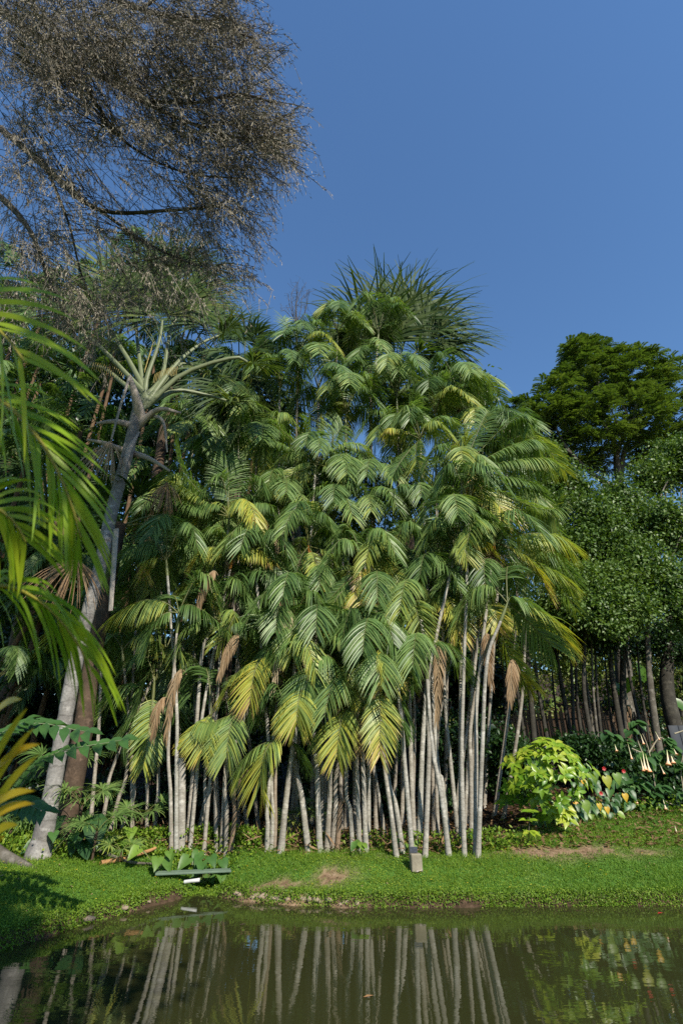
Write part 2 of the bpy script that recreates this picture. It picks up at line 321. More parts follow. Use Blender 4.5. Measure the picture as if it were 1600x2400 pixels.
# ------------------------------------------------------------------ leaves
def frond(g, B, A, T, n=34, Ln=.5, W=.016, droop=1.0, start=.16, seg=4, stalk=.012, a0=25, a1=62, lift=.25, roll=0., rg=None, prof=None, straight=.0, side_hint=None, ragged=.0, pend=False):
    """A feather leaf: an arching stalk from B over A to T with two rows of narrow leaflets."""
    rg = rg or rng
    B, A, T = map(lambda v: np.asarray(v, float), (B, A, T)); Cc = 2 * A - (B + T) / 2
    f = lambda s: (1 - s)[:, None] ** 2 * B + 2 * ((1 - s) * s)[:, None] * Cc + s[:, None] ** 2 * T
    df = lambda s: nrm(2 * (1 - s)[:, None] * (Cc - B) + 2 * s[:, None] * (T - Cc))
    bn = np.cross(T - B, A - (B + T) / 2)
    if side_hint is not None: bn = np.asarray(side_hint, float)
    elif np.linalg.norm(bn) < 1e-3 * np.linalg.norm(T - B) ** 2: bn = np.cross(T - B, (0, 0, 1.))
    bn = nrm(bn)
    ss = np.linspace(0, 1, 12); rp = f(ss)
    tube(g, rp, stalk * (1 - .8 * ss) + .002, 4, (0, 2, 0, 1))
    s = start + (1 - start) * (np.arange(n) + .5) / n; s = np.concatenate([s, s]); sg = np.repeat([-1., 1.], n); m = 2 * n
    s = np.clip(s + rg.normal(0, .25 / n, m), 0, 1)
    p0 = f(s); t = df(s); u = (s - start) / (1 - start)
    sd = bn[None] - t * (t @ bn)[:, None]; sd = nrm(sd); nr = nrm(np.cross(sd, t)); nr = np.where((nr[:, 2:3] < 0), -nr, nr) if abs(roll) < 1e-6 else nr
    al = np.radians(a0 + (a1 - a0) * u + rg.normal(0, 4, m)); lf_ = lift + rg.normal(0, .08, m)
    al = al * (.4 + .6 * np.abs(t[:, 2])) if pend else al
    d0 = nrm(sd * (sg * np.cos(al))[:, None] + t * np.sin(al)[:, None] + nr * lf_[:, None])
    pr = (.6 + .4 * np.sin(np.clip(u * 2.6, 0, 1) * np.pi / 2)) * (1 - .38 * u ** 4) if prof is None else prof(u)
    ln = Ln * pr * rg.uniform(.95, 1.04, m)
    if ragged > 0: ln = ln * np.where(rg.random(m) < ragged, rg.uniform(.25, .8, m), 1)
    dn = droop * rg.uniform(.85, 1.15, m) * ((.6 + 3.0 * (1 - np.abs(t[:, 2])) ** .9) if pend else (.65 + 1.15 * (1 - np.abs(t[:, 2])) ** .8))
    wv = t - d0 * np.sum(t * d0, -1, keepdims=True); wv = nrm(wv); wv = nrm(wv + np.cross(d0, wv) * rg.normal(0, .2, (m, 1)))
    V = np.zeros((m, seg + 1, 2, 3)); C = np.zeros((m, seg + 1, 2, 4)); pos = p0.copy(); d = d0
    wp = np.interp(np.linspace(0, 1, seg + 1), [0, .15, .5, .8, 1], [.4, 1, .92, .55, .04]) * W
    r = rg.random(m)
    for k in range(seg + 1):
        V[:, k, 0] = pos - wv * wp[k]; V[:, k, 1] = pos + wv * wp[k]
        C[:, k, :, 0] = u[:, None]; C[:, k, :, 1] = r[:, None]; C[:, k, :, 2] = k / seg
        d = nrm(d0 + np.array([0, 0, -1.]) * (dn * ((k + .7) / seg) ** (.85 if pend else 1.15))[:, None])
        pos = pos + d * (ln / seg)[:, None]
    C[..., 3] = 1
    b = np.arange(m)[:, None] * (seg + 1) * 2 + np.arange(seg)[None] * 2
    Q = np.stack([b, b + 1, b + 3, b + 2], -1).reshape(-1, 4)
    g.add(V, Q, None, C)
def fan(g, B, C0, ax, nr_, Rr, n=36, spread=150, droop=.5, W=.02, seg=5, pet=.02, rg=None, joined=.3, cup=.25, noise_=.06):
    """A fan leaf: stalk B..C0, ribs round the axis ax in the plane of normal nr_."""
    rg = rg or rng; B = np.asarray(B, float); C0 = np.asarray(C0, float); ax = nrm(ax); nr_ = nrm(np.asarray(nr_) - ax * np.dot(ax, nr_)); sd = np.cross(ax, nr_)
    if pet > 0: 
        mid = (B + C0) / 2 + np.array([0, 0, .08]) * np.linalg.norm(C0 - B); tube(g, curve([B, mid, C0], 8), np.linspace(pet, pet * .5, 8), 5, (0, 2, 0, 1))
    th = np.radians(np.linspace(-spread, spread, n) + rg.normal(0, 1.2, n)); m = n
    d0 = nrm(ax[None] * np.cos(th)[:, None] + sd[None] * np.sin(th)[:, None] + nr_[None] * cup + rg.normal(0, noise_, (n, 3)))
    wv = nrm(-ax[None] * np.sin(th)[:, None] + sd[None] * np.cos(th)[:, None])
    ln = Rr * (1 - .25 * (np.abs(th) / np.pi) ** 2) * rg.uniform(.85, 1.08, m)
    pos = np.tile(C0, (m, 1)); V = np.zeros((m, seg + 1, 2, 3)); C = np.zeros((m, seg + 1, 2, 4)); r = rg.random(m); dn = droop * rg.uniform(.6, 1.4, m)
    step = 2 * np.radians(spread) / n
    for k in range(seg + 1):
        x = k / seg; hw = min(x * Rr * step * .9, W * (1.1 - x)) + .001 if x > joined else x * Rr * step * .52 + .001
        hw = min(hw, W * 1.6)
        V[:, k, 0] = pos - wv * hw; V[:, k, 1] = pos + wv * hw
        C[:, k, :, 0] = x * .5; C[:, k, :, 1] = r[:, None]; C[:, k, :, 2] = x
        d = nrm(d0 + np.array([0, 0, -1.]) * (dn * max(0, x + .5 / seg - .2) ** 1.4)[:, None]); pos = pos + d * (ln / seg)[:, None]
    C[..., 3] = 1
    b = np.arange(m)[:, None] * (seg + 1) * 2 + np.arange(seg)[None] * 2
    g.add(V, np.stack([b, b + 1, b + 3, b + 2], -1).reshape(-1, 4), None, C)
def leaves(g, pos, dr, nr_, ln, wd, rg=None, fold=.25, rnd=None):
    """Many small leaves, each two triangles folded along the midrib."""
    rg = rg or rng; n = len(pos); dr = nrm(dr); nr_ = nrm(nr_ - dr * np.sum(nr_ * dr, -1, keepdims=True)); s = np.cross(dr, nr_)
    ln = np.broadcast_to(ln, (n,))[:, None]; wd = np.broadcast_to(wd, (n,))[:, None]
    V = np.stack([pos, pos + dr * ln * .5 + s * wd + nr_ * wd * fold, pos + dr * ln, pos + dr * ln * .5 - s * wd + nr_ * wd * fold], 1)
    r = rg.random(n) if rnd is None else rnd
    C = np.zeros((n, 4, 4)); C[:, :, 1] = r[:, None]; C[:, 2, 2] = 1; C[:, 1, 2] = C[:, 3, 2] = .5; C[:, :, 3] = 1
    b = np.arange(n)[:, None] * 4
    T = np.stack([np.concatenate([b, b + 1, b + 2], 1), np.concatenate([b, b + 2, b + 3], 1)], 1).reshape(-1, 3)
    g.add(V, None, T, C)
def rdir(n, rg=None, up=0.): 
    v = (rg or rng).normal(0, 1, (n, 3)); v[:, 2] += up; return nrm(v)
def leaf_mesh(name, m, kind):
    """One large leaf lying along +X, face up (+Z)."""
    if kind == 'lance': st = [(0, .02), (.12, .10), (.35, .24), (.6, .22), (.82, .10), (1, .0)]
    elif kind == 'heart': st = [(-.16, .16), (-.05, .36), (.1, .46), (.35, .42), (.65, .25), (.88, .09), (1, 0)]
    elif kind == 'oval': st = [(0, .05), (.15, .22), (.4, .34), (.7, .26), (.9, .1), (1, 0)]
    V = []; C = []; 
    for i, (x, hw) in enumerate(st):
        z = -.28 * max(0, x) ** 2
        wob = .03 * math.sin(i * 2.3)
        cx = max(x, 0.0) if kind == 'heart' and x < 0 else x
        V += [(x, hw, z + hw * .35 + wob), (cx, 0, z), (x, -hw, z + hw * .35 - wob)]; C += [(max(0, x), .5, x, 1)] * 3
    Q = []
    for i in range(len(st) - 1):
        b = i * 3; Q += [(b, b + 1, b + 4, b + 3), (b + 1, b + 2, b + 5, b + 4)]
    return Geo().add(V, Q, None, C).mesh(name, m)
def put(mesh, name, parent, pos, d, n, s, age=None, origin=(0, 0, 0)):
    d = Vector(d).normalized(); n = Vector(n); n = (n - d * n.dot(d))
    if n.length < 1e-4: n = d.orthogonal()
    n.normalize(); y = n.cross(d)
    if np.isscalar(s): s = (s, s, s)
    mw = Matrix.Translation(Vector(np.asarray(pos) - np.asarray(origin))) @ Matrix((d, y, n)).transposed().to_4x4() @ Matrix.Diagonal((*s, 1))
    o = bpy.data.objects.new(name, mesh); COL.objects.link(o)
    if parent is not None: o.parent = parent
    o.matrix_basis = mw
    if age is not None: o['age'] = float(age)
    return o
# ------------------------------------------------------------------ the slender clustering palms
#   base px, base py | a point the trunk passes | crown px, py, metres nearer(-)/farther(+) than the base | brown | loose fronds | shaped fronds
#   a shaped frond: apex px, py, dY, tip px, py, dY, leaflet length, age
PL = []
def palm(b, thr, hub, dY=0., brown=0., nr=5, fr=(), r=10.5, grp='A', scale=1., age=.17, shaft=None, dead=0, fruit=0, baseY=None, mint=(.5, 1.0)):
    PL.append(dict(b=b, thr=thr, hub=hub, dY=dY, brown=brown, nr=nr, fr=fr, r=r, grp=grp, scale=scale, age=age, shaft=shaft, dead=dead, fruit=fruit, baseY=baseY))
A_, B_, C_, D_, S_, T_ = 'plank', 'middle', 'marker', 'bush', 'shade', 'tall'
palm((404, 1982), (395, 1737), (415, 1478), -.1, .2, 4, [((350, 1405), -.2, (234, 1462), -.2, .62, .44), ((455, 1420), .1, (560, 1500), .1, .5, .1), ((372, 1450), -.3, (330, 1560), -.4, .45, .15)], 9, A_)
palm((415, 1987), (413, 1638), (392, 1345), .3, .0, 5, [((350, 1315), -.2, (338, 1362), -.4, .5, .6), ((345, 1290), .0, (288, 1345), .0, .5, .18), ((366, 1275), .1, (330, 1235), .2, .45, .15)], 10, A_)
palm((440, 1964), (473, 1536), (488, 1490), .0, .1, 4, [((440, 1470), -.3, (412, 1575), -.4, .5, .3), ((550, 1435), -.2, (498, 1535), -.5, .5, .38), ((590, 1470), .1, (640, 1560), .1, .5, .1)], 10, A_)
palm((446, 1973), (480, 1640), (540, 1330), .5, .1, 2, [((490, 1283), -.1, (446, 1330), -.2, .55, .52), ((595, 1285), -.1, (650, 1322), -.1, .5, .55), ((500, 1400), .3, (470, 1480), .4, .5, .1)], 9, A_, shaft='shaft')
palm((478, 1985), (505, 1700), (535, 1238), .7, .3, 3, [((440, 1120), .2, (402, 1015), .5, .55, .2), ((440, 1150), .0, (384, 1122), -.1, .5, .42), ((450, 1190), -.1, (385, 1160), -.2, .5, .22), ((535, 1130), .2, (531, 1050), .5, .5, .15), ((600, 1130), .1, (618, 1145), .0, .5, .15), ((620, 1180), .1, (650, 1240), .0, .5, .2), ((480, 1180), -.1, (330, 1240), -.2, .45, .1)], 9, A_)
palm((509, 1982), (493, 1620), (520, 1420), .3, .2, 4, [((495, 1400), -.3, (505, 1470), -.4, .4, .6), ((590, 1410), 0, (640, 1480), 0, .5, .08)], 9, A_)
palm((520, 1982), (530, 1786), (545, 1712), -.2, .3, 3, [((540, 1700), -.4, (527, 1804), -.6, .5, .36), ((505, 1690), -.1, (455, 1690), -.2, .4, .3)], 10, A_)
palm((531, 1987), (533, 1804), (612, 1575), -.1, .3, 3, [((600, 1565), -.5, (580, 1680), -.8, .5, .6), ((560, 1575), -.2, (512, 1650), -.4, .45, .48), ((660, 1590), 0, (700, 1600), 0, .4, .12)], 10, A_)
palm((540, 1982), (556, 1840), (640, 1760), -.3, .9, 3, [((625, 1755), -.6, (607, 1890), -1.0, .6, .5), ((590, 1760), -.2, (555, 1850), -.3, .45, .36), ((690, 1750), 0, (715, 1800), 0, .45, .12)], 10, A_)
palm((482, 1975), (480, 1830), (490, 1720), -.1, .3, 2, [((480, 1700), -.4, (470, 1792), -.6, .42, .48), ((455, 1710), -.2, (420, 1760), -.3, .3, .5)], 8, A_)
palm((626, 1997), (628, 1872), (655, 1590), .1, .1, 5, (), 11, B_)
palm((636, 1997), (636, 1835), (600, 1345), .5, .1, 5, [((640, 1340), 0, (690, 1390), .1, .45, .12)], 11, B_)
palm((644, 1997), (645, 1827), (650, 1445), .3, .5, 4, [((700, 1410), 0, (650, 1500), -.1, .5, .12)], 10, B_, dead=1)
palm((657, 2000), (692, 1719), (705, 1650), -.2, .0, 3, [((700, 1640), -.5, (693, 1715), -.7, .5, .5), ((670, 1650), -.2, (660, 1700), -.3, .4, .45)], 14, B_)
palm((725, 2000), (690, 1756), (690, 1500), -.1, -.2, 4, [((685, 1480), -.4, (684, 1560), -.6, .42, .36), ((640, 1510), 0, (600, 1560), 0, .45, .12)], 14, B_)
palm((727, 1963), (698, 1768), (738, 1110), 1.0, .0, 3, [((640, 1035), 0, (585, 1042), -.1, .55, .2), ((650, 1000), .3, (615, 1003), .3, .55, .2), ((725, 1010), .3, (700, 985), .4, .5, .25), ((780, 1030), .2, (810, 985), .3, .6, .22), ((820, 1040), .1, (885, 1080), .0, .55, .35), ((760, 1000), .3, (750, 1010), .3, .3, .5), ((700, 1090), -.3, (680, 1130), -.4, .5, .3), ((690, 1110), -.4, (625, 1140), -.6, .5, .45), ((790, 1110), -.2, (845, 1180), -.3, .5, .32)], 10, B_)
palm((750, 2000), (733, 1665), (740, 1590), -.1, .0, 3, [((725, 1580), -.5, (705, 1672), -.8, .55, .2), ((780, 1590), -.1, (800, 1650), -.2, .45, .12)], 13, B_)
palm((752, 1972), (752, 1681), (755, 1470), .1, .0, 4, [((770, 1465), -.4, (775, 1535), -.6, .38, .62), ((715, 1465), -.2, (700, 1510), -.3, .42, .2), ((800, 1480), 0, (825, 1540), 0, .45, .12)], 13, B_)
palm((765, 2000), (777, 1797), (805, 1700), -.2, .3, 3, [((800, 1690), -.5, (785, 1802), -.8, .5, .5), ((760, 1700), 0, (740, 1740), 0, .4, .15)], 12, B_)
palm((777, 1997), (789, 1806), (830, 1585), -.1, .3, 3, [((825, 1570), -.5, (812, 1670), -.7, .45, .56), ((790, 1590), -.1, (770, 1660), -.2, .4, .2)], 13, B_)
palm((789, 2000), (806, 1797), (728, 1310), .7, .9, 3, [((740, 1320), -.3, (752, 1395), -.5, .42, .5), ((700, 1320), -.2, (690, 1400), -.3, .45, .12), ((775, 1300), 0, (770, 1340), -.1, .4, .4)], 17, B_, shaft='shaft', fruit=1)
palm((827, 2000), (810, 1810), (822, 1408), .3, .1, 3, [((835, 1395), -.4, (858, 1445), -.5, .4, .68), ((790, 1400), -.2, (770, 1465), -.3, .48, .3), ((860, 1410), 0, (890, 1480), 0, .45, .12)], 10, B_)
palm((843, 2000), (833, 1673), (852, 1590), -.1, .1, 3, [((850, 1590), -.4, (852, 1672), -.6, .38, .1)], 11, B_)
palm((858, 2000), (847, 1673), (850, 1362), .4, .0, 3, [((848, 1345), -.3, (848, 1392), -.4, .32, .74), ((800, 1375), 0, (760, 1420), 0, .45, .1)], 12, B_)
palm((862, 1990), (864, 1673), (915, 1345), .4, .0, 3, [((905, 1310), -.3, (880, 1385), -.4, .42, .45), ((930, 1350), -.3, (940, 1398), -.4, .4, .4), ((965, 1330), 0, (990, 1380), 0, .45, .12)], 11, B_)
palm((930, 2008), (900, 1790), (893, 1665), -.1, .0, 3, [((890, 1660), -.5, (890, 1815), -.9, .42, .56), ((930, 1670), 0, (950, 1720), 0, .4, .12)], 11, C_)
palm((945, 2000), (906, 1793), (888, 1462), .2, -.2, 3, [((885, 1450), -.4, (876, 1550), -.7, .46, .6), ((850, 1470), 0, (820, 1530), 0, .45, .12), ((925, 1465), 0, (940, 1530), -.1, .4, .4)], 12, C_)
palm((967, 2014), (931, 1612), (900, 1550), .0, .0, 3, [((905, 1545), -.4, (903, 1620), -.6, .48, .58), ((870, 1550), -.1, (850, 1600), -.2, .4, .3)], 11, C_)
palm((969, 1970), (958, 1500), (985, 1225), .6, .0, 3, [((1000, 1235), -.2, (1030, 1275), -.3, .42, .45), ((950, 1240), -.2, (905, 1275), -.3, .42, .35), ((985, 1180), .1, (1010, 1150), .3, .4, .2)], 12, C_)
palm((980, 1990), (998, 1577), (985, 1445), .1, .0, 3, [((975, 1425), -.5, (1005, 1535), -.7, .55, .42), ((940, 1440), -.1, (925, 1500), -.2, .45, .3)], 13, C_)
palm((994, 2010), (1007, 1577), (1060, 1320), .4, .0, 3, [((1080, 1275), -.3, (1100, 1325), -.5, .45, .42), ((1050, 1345), 0, (1025, 1390), 0, .4, .2)], 12, C_)
palm((1052, 2005), (1012, 1746), (1000, 1585), .0, -.2, 4, [((960, 1590), 0, (930, 1650), 0, .4, .12)], 12, C_)
palm((1054, 1985), (1018, 1702), (985, 1050), 1.1, .0, 3, [((920, 1005), 0, (892, 1028), -.1, .42, .56), ((960, 960), .2, (1000, 925), .4, .5, .2), ((1030, 980), .1, (1080, 1000), .1, .5, .25), ((975, 1060), -.4, (1000, 1155), -.6, .45, .4), ((940, 1080), -.3, (915, 1130), -.4, .4, .12)], 12, D_)
palm((1070, 1925), (1043, 1657), (1035, 1425), -.2, .1, 3, [((1060, 1420), -.5, (1078, 1524), -.7, .5, .55), ((1020, 1390), -.2, (1000, 1430), -.3, .45, .4)], 10, D_)
palm((1079, 1992), (1080, 1500), (1082, 1132), .6, .0, 2, [((1200, 985), .1, (1250, 1010), .0, .55, .2), ((1210, 1040), -.1, (1275, 1040), -.1, .6, .25), ((1240, 1075), -.2, (1300, 1098), -.3, .6, .35), ((1200, 1120), -.1, (1285, 1150), -.2, .5, .2), ((1240, 1185), -.2, (1328, 1182), -.3, .6, .3), ((1105, 1105), -.4, (1103, 1172), -.5, .35, .68), ((1150, 1165), -.3, (1208, 1235), -.4, .58, .56), ((1090, 1040), .1, (1048, 1050), .1, .5, .5), ((1120, 1010), .2, (1150, 950), .4, .5, .2)], 11, D_)
palm((1087, 2010), (1084, 1650), (1098, 1215), .4, .0, 3, [((1060, 1200), -.2, (1025, 1250), -.3, .45, .15), ((1140, 1200), 0, (1190, 1270), 0, .5, .2)], 11, D_)
palm((1103, 1983), (1105, 1680), (1150, 1440), .1, .1, 2, [((1090, 1408), -.3, (1040, 1440), -.4, .52, .3), ((1160, 1430), -.3, (1172, 1492), -.5, .42, .58), ((1190, 1430), -.2, (1222, 1470), -.3, .4, .4), ((1190, 1530), -.3, (1262, 1632), -.5, .5, .52)], 11, D_)
palm((1112, 2005), (1119, 1612), (1155, 1300), .4, .1, 2, [((1270, 1250), -.1, (1358, 1295), -.2, .65, .45), ((1235, 1310), -.3, (1295, 1405), -.5, .6, .58), ((1280, 1330), -.1, (1352, 1378), -.2, .55, .4), ((1120, 1250), .1, (1080, 1290), .1, .45, .15)], 11, D_, fruit=1, shaft='shaft')
palm((1117, 2010), (1141, 1550), (1175, 1450), -.1, .0, 2, [((1270, 1440), -.1, (1346, 1534), -.3, .6, .5), ((1240, 1460), .1, (1312, 1535), .0, .6, .15), ((1210, 1400), .1, (1280, 1440), .1, .5, .2)], 11, D_)
# shaded stems between the plank and the big grey palm
palm((317, 1955), (310, 1732), (325, 1705), 0, .2, 2, [((345, 1680), -.2, (368, 1790), -.3, .42, .15), ((300, 1690), -.3, (280, 1790), -.4, .45, .15)], 9, S_)
palm((245, 1900), (268, 1790), (372, 1560), .3, .2, 3, [((340, 1600), -.4, (312, 1735), -.8, .55, .22), ((400, 1590), 0, (420, 1680), 0, .5, .08)], 9, S_)
palm((262, 1905), (300, 1780), (320, 1440), .4, .3, 5, (), 9, S_)
palm((352, 1940), (345, 1790), (358, 1640), 0, .2, 4, [((350, 1700), -.3, (330, 1835), -.4, .4, .4)], 9, S_)
palm((283, 1915), (315, 1830), (290, 1560), .2, .3, 5, (), 9, S_)
palm((225, 1900), (232, 1700), (240, 1500), .5, .3, 5, (), 9, S_)
palm((368, 1930), (372, 1790), (380, 1250), 1.5, .3, 5, [((340, 1230), 0, (300, 1290), 0, .5, .12)], 9, S_)
# taller stems behind, their feet in the shade
tallp = [((690, 1905), (700, 850), 13.0), ((770, 1910), (790, 805), 13.4), ((830, 1915), (885, 800), 13.6), ((860, 1900), (868, 925), 12.6), ((640, 1910), (655, 935), 12.8),
         ((560, 1900), (600, 1090), 12.0), ((610, 1900), (500, 1130), 12.2), ((700, 1890), (660, 1225), 11.6), ((800, 1895), (810, 1180), 11.8), ((880, 1900), (880, 1160), 11.8), ((940, 1900), (940, 1080), 12.2),
         ((990, 1890), (1020, 1000), 12.6), ((1040, 1895), (1075, 960), 12.8), ((1060, 1890), (1130, 1080), 12.3), ((1090, 1890), (1165, 1170), 11.6), ((1130, 1880), (1190, 1070), 12.4), ((1010, 1890), (1010, 1180), 11.5),
         ((900, 1890), (860, 1260), 11.2), ((760, 1890), (780, 1260), 11.2), ((520, 1890), (440, 1230), 11.8), ((470, 1890), (450, 1060), 13.5), ((570, 1890), (560, 1000), 13.5), ((1150, 1870), (1215, 1290), 11.8), ((1170, 1870), (1230, 1400), 11.5),
         ((590, 1895), (500, 1290), 11.6), ((680, 1900), (700, 1400), 11.2), ((960, 1895), (950, 1410), 11.0), ((1080, 1890), (1110, 1350), 11.2), ((830, 1900), (810, 1490), 10.9), ((1020, 1900), (1060, 1520), 10.8), ((560, 1905), (560, 1500), 10.9), ((440, 1900), (440, 1400), 11.4),
         ((730, 1900), (745, 940), 12.4), ((810, 1900), (810, 1000), 12.0), ((920, 1900), (930, 960), 12.2)]
tall_fr = {0: [((690, 790), .0, (655, 730), .3, .6, .3)], 2: [((905, 760), 0, (950, 745), .2, .5, .25)],
           3: [((905, 880), 0, (955, 870), .1, .55, .22), ((945, 930), 0, (1000, 935), .1, .6, .25), ((800, 930), .1, (790, 960), .1, .55, .2), ((880, 890), .1, (890, 860), .2, .3, .5)]}
for i, (b_, h_, Yb) in enumerate(tallp):
    palm(b_, None, h_, .0, .25, 5, tall_fr.get(i, ()), 8.5, T_, scale=1.45 if h_[1] < 1100 else 1.15, baseY=Yb, age=.2, fruit=1 if i in (9, 12) else 0, dead=1 if i in (7, 8, 26, 27) else 0)
CLUMP = {'plank': 'beside the green plank', 'middle': 'in the middle clump', 'marker': 'behind the concrete marker post', 'bush': 'nearest the yellow-green bush', 'shade': 'in shade by the big palm', 'tall': 'in the tall back row'}
ORD = 'first second third fourth fifth sixth seventh eighth ninth tenth eleventh twelfth thirteenth fourteenth fifteenth sixteenth seventeenth eighteenth nineteenth twentieth twenty-first twenty-second twenty-third twenty-fourth twenty-fifth twenty-sixth twenty-seventh twenty-eighth twenty-ninth thirtieth thirty-first thirty-second thirty-third thirty-fourth thirty-fifth thirty-sixth'.split()
count = {}
for q in sorted(PL, key=lambda q: q['b'][0]): count.setdefault(q['grp'], []).append(id(q))
RINGM = M['trunk']
def build_palm(q):
    rg = np.random.default_rng(int(q['b'][0] * 7 + q['hub'][1])); bx, by = q['b']
    B = Pg(bx, min(2040, by + (14 if q['grp'] == 'plank' else 0)), 8.2, 10.3) if q['baseY'] is None else P(bx, by, q['baseY'])
    B = G(B[0], B[1]); Y = B[1]; H = P(q['hub'][0], q['hub'][1], Y + q['dY'])
    o_ = count[q['grp']].index(id(q)); ht = H[2] - B[2]
    look = 'brown-barked' if q['brown'] > .8 else 'leaning' if abs(H[0] - B[0]) / max(ht, .1) > .13 else 'pale'
    crown = 'yellowing' if any(f[5] > .5 if len(f) > 5 else False for f in q['fr']) else 'green'
    crown = 'yellowing' if any(f[-1] > .5 for f in q['fr']) else 'green'
    side = {'plank': 'counting away from the big palm', 'middle': 'counting away from the plank', 'marker': 'counting towards the bush', 'bush': 'counting towards the bush', 'shade': 'counting towards the plank', 'tall': 'counting towards the bush'}[q['grp']]
    root = thing('slender_palm', f"{look} slender palm with {crown} crown {CLUMP[q['grp']]}, {ORD[o_]} towards the bush", 'palm', B, 'slender palms along the bank')
    if q['thr'] is not None:
        k = (q['thr'][1] - by) / (q['hub'][1] - by); Tm = P(q['thr'][0], q['thr'][1], Y + q['dY'] * max(0, k) ** 1.5)
        pts = curve([B - [0, 0, .1], B + (Tm - B) * .5 + rg.normal(0, .012, 3), Tm, H], 34)
    else:
        pts = curve([B - [0, 0, .1], B + (H - B) * .5 + [rg.normal(0, .12), rg.normal(0, .1), 0], H], 34)
    Hd = tdepth(P(bx, by, Y)); rad = (.48 * q['r'] + .7) / FPX * Hd * (1 if q['r'] < 16 else .7)
    s = np.linspace(0, 1, 34); rr = rad * (1.02 - .3 * s + .3 * np.exp(-s * ht / .2) + .35 * np.exp(-s * ht / .05) + .02 * np.sin(s * ht * 18))
    g = Geo(); tube(g, pts, rr, 8); tr = obj('trunk', g.mesh('trunk', RINGM, B), root); tr['brown'] = float(max(0, q['brown'])) + .25 * rg.random()
    up = nrm(pts[-1] - pts[-3])
    g = Geo(); sh = .42 * q['scale']; tube(g, curve([H - up * .05, H + up * sh * .5, H + up * sh], 7), np.array([.9, 1.0, .92, .8, .65, .45, .2]) * rad * .95, 7)
    obj('crownshaft', g.mesh('crownshaft', M['shaft'] if q['shaft'] else M['gshaft'], B), root)
    Hc = H + up * sh * .75
    def add(Bp, Ap, Tp, Ln, age, n=None, **kw):
        g = Geo(); n = n or int(np.clip(np.linalg.norm(Tp - Bp) / .023, 48, 84))
        frond(g, Bp, Ap, Tp, n=n, Ln=Ln, W=.012 * (1.2 if q['scale'] > 1.2 else 1), pend=True, rg=rg, ragged=.02 + (.12 if age > .55 else 0), **kw)
        f = obj('frond', g.mesh('frond', M['palm'], B), root); f['age'] = float(age); return f
    mine = []
    for fr in q['fr']:
        if len(fr) == 6: (ax, ay), da, (tx, ty), dt, Ln, ag = fr
        Ap = P(ax, ay, H[1] + .5 * da - .05); Tp = P(tx, ty, H[1] + .5 * dt - .05); Tp = Ap + (Tp - Ap) * .74; mine.append(math.atan2(Tp[1] - Hc[1], Tp[0] - Hc[0]))
        add(Hc, Ap, Tp, Ln * 1.22, ag, droop=.9, a0=16, a1=60, start=.2)
    n = q['nr'] + (3 if q['hub'][1] < 1330 else 1); a0 = rg.random() * 6.28
    for k in range(n):
        az = a0 + k * 6.283 / n * 1.0 + rg.normal(0, .25); e = rg.random(); sc = q['scale']
        if q['hub'][1] > 1380 and math.sin(az) < -.25 and rg.random() < (.85 if q['grp'] in ('plank', 'shade') else .6): continue
        Lr = rg.uniform(1.02, 1.55) * sc; rise = (.75 - .75 * e) * Lr; 
        out = Lr * (.45 + .4 * e); hz = np.array([math.cos(az), math.sin(az), 0])
        tip = Hc + hz * out + [0, 0, rise * .55 - .35 * e * Lr - .1]; ap = Hc + hz * out * .5 + [0, 0, rise * .75 + .12 + .10 * Lr]
        add(Hc, ap, tip, rg.uniform(.6, .72) * sc ** .6, np.clip(q['age'] + rg.normal(0, .09) + (.12 if q['grp'] == 'tall' else .24) * (e > .72) * rg.random(), .02, .8), droop=rg.uniform(.8, 1.2), a0=14, a1=58, start=.2)
    if q['dead']:
        g = Geo(); a = rg.random() * 6.28; b0 = H + [0, -.05, 0]
        frond(g, b0, b0 + [.12 * math.cos(a), -.22, -.25], b0 + [.18 * math.cos(a), -.25, -1.25], n=34, Ln=.32, W=.011, rg=rg, droop=3.5, start=.1, a0=50, a1=75, lift=0)
        f = obj('dead_frond', g.mesh('dead_frond', M['dead'], B), root); f['age'] = .6
    if q['fruit']:
        g = Geo()
        for k in range(46):
            d = nrm(np.array([rg.normal(), -abs(rg.normal()), rg.normal() * .5 + .1])); b0 = H - up * .1
            tube(g, curve([b0, b0 + d * .2, b0 + d * .42 + [0, 0, -.12]], 5), np.linspace(.007, .004, 5), 3)
        obj('fruit_stalk', g.mesh('fruit_stalk', M['fruit'], B), root)
    return root, H, B
for q in PL: build_palm(q)
# two cut stems among them
for (bx, by, tx, ty, lab) in ((426, 1991, 426, 1777, 'straight cut palm stem with flat pale top beside the green plank'), (464, 1969, 491, 1844, 'leaning cut palm stem with bright top near the green plank')):
    B = Pg(bx, by, 8.2, 11); B = G(B[0], B[1]); T = P(tx, ty, B[1]); g = Geo(); tube(g, curve([B - [0, 0, .1], (B + T) / 2, T], 14), .062, 9, cap=True)
    o = obj('palm_stump', g.mesh('palm_stump', RINGM, B), None, B); o['brown'] = .2; tag(o, lab, 'stump', 'cut palm stems')
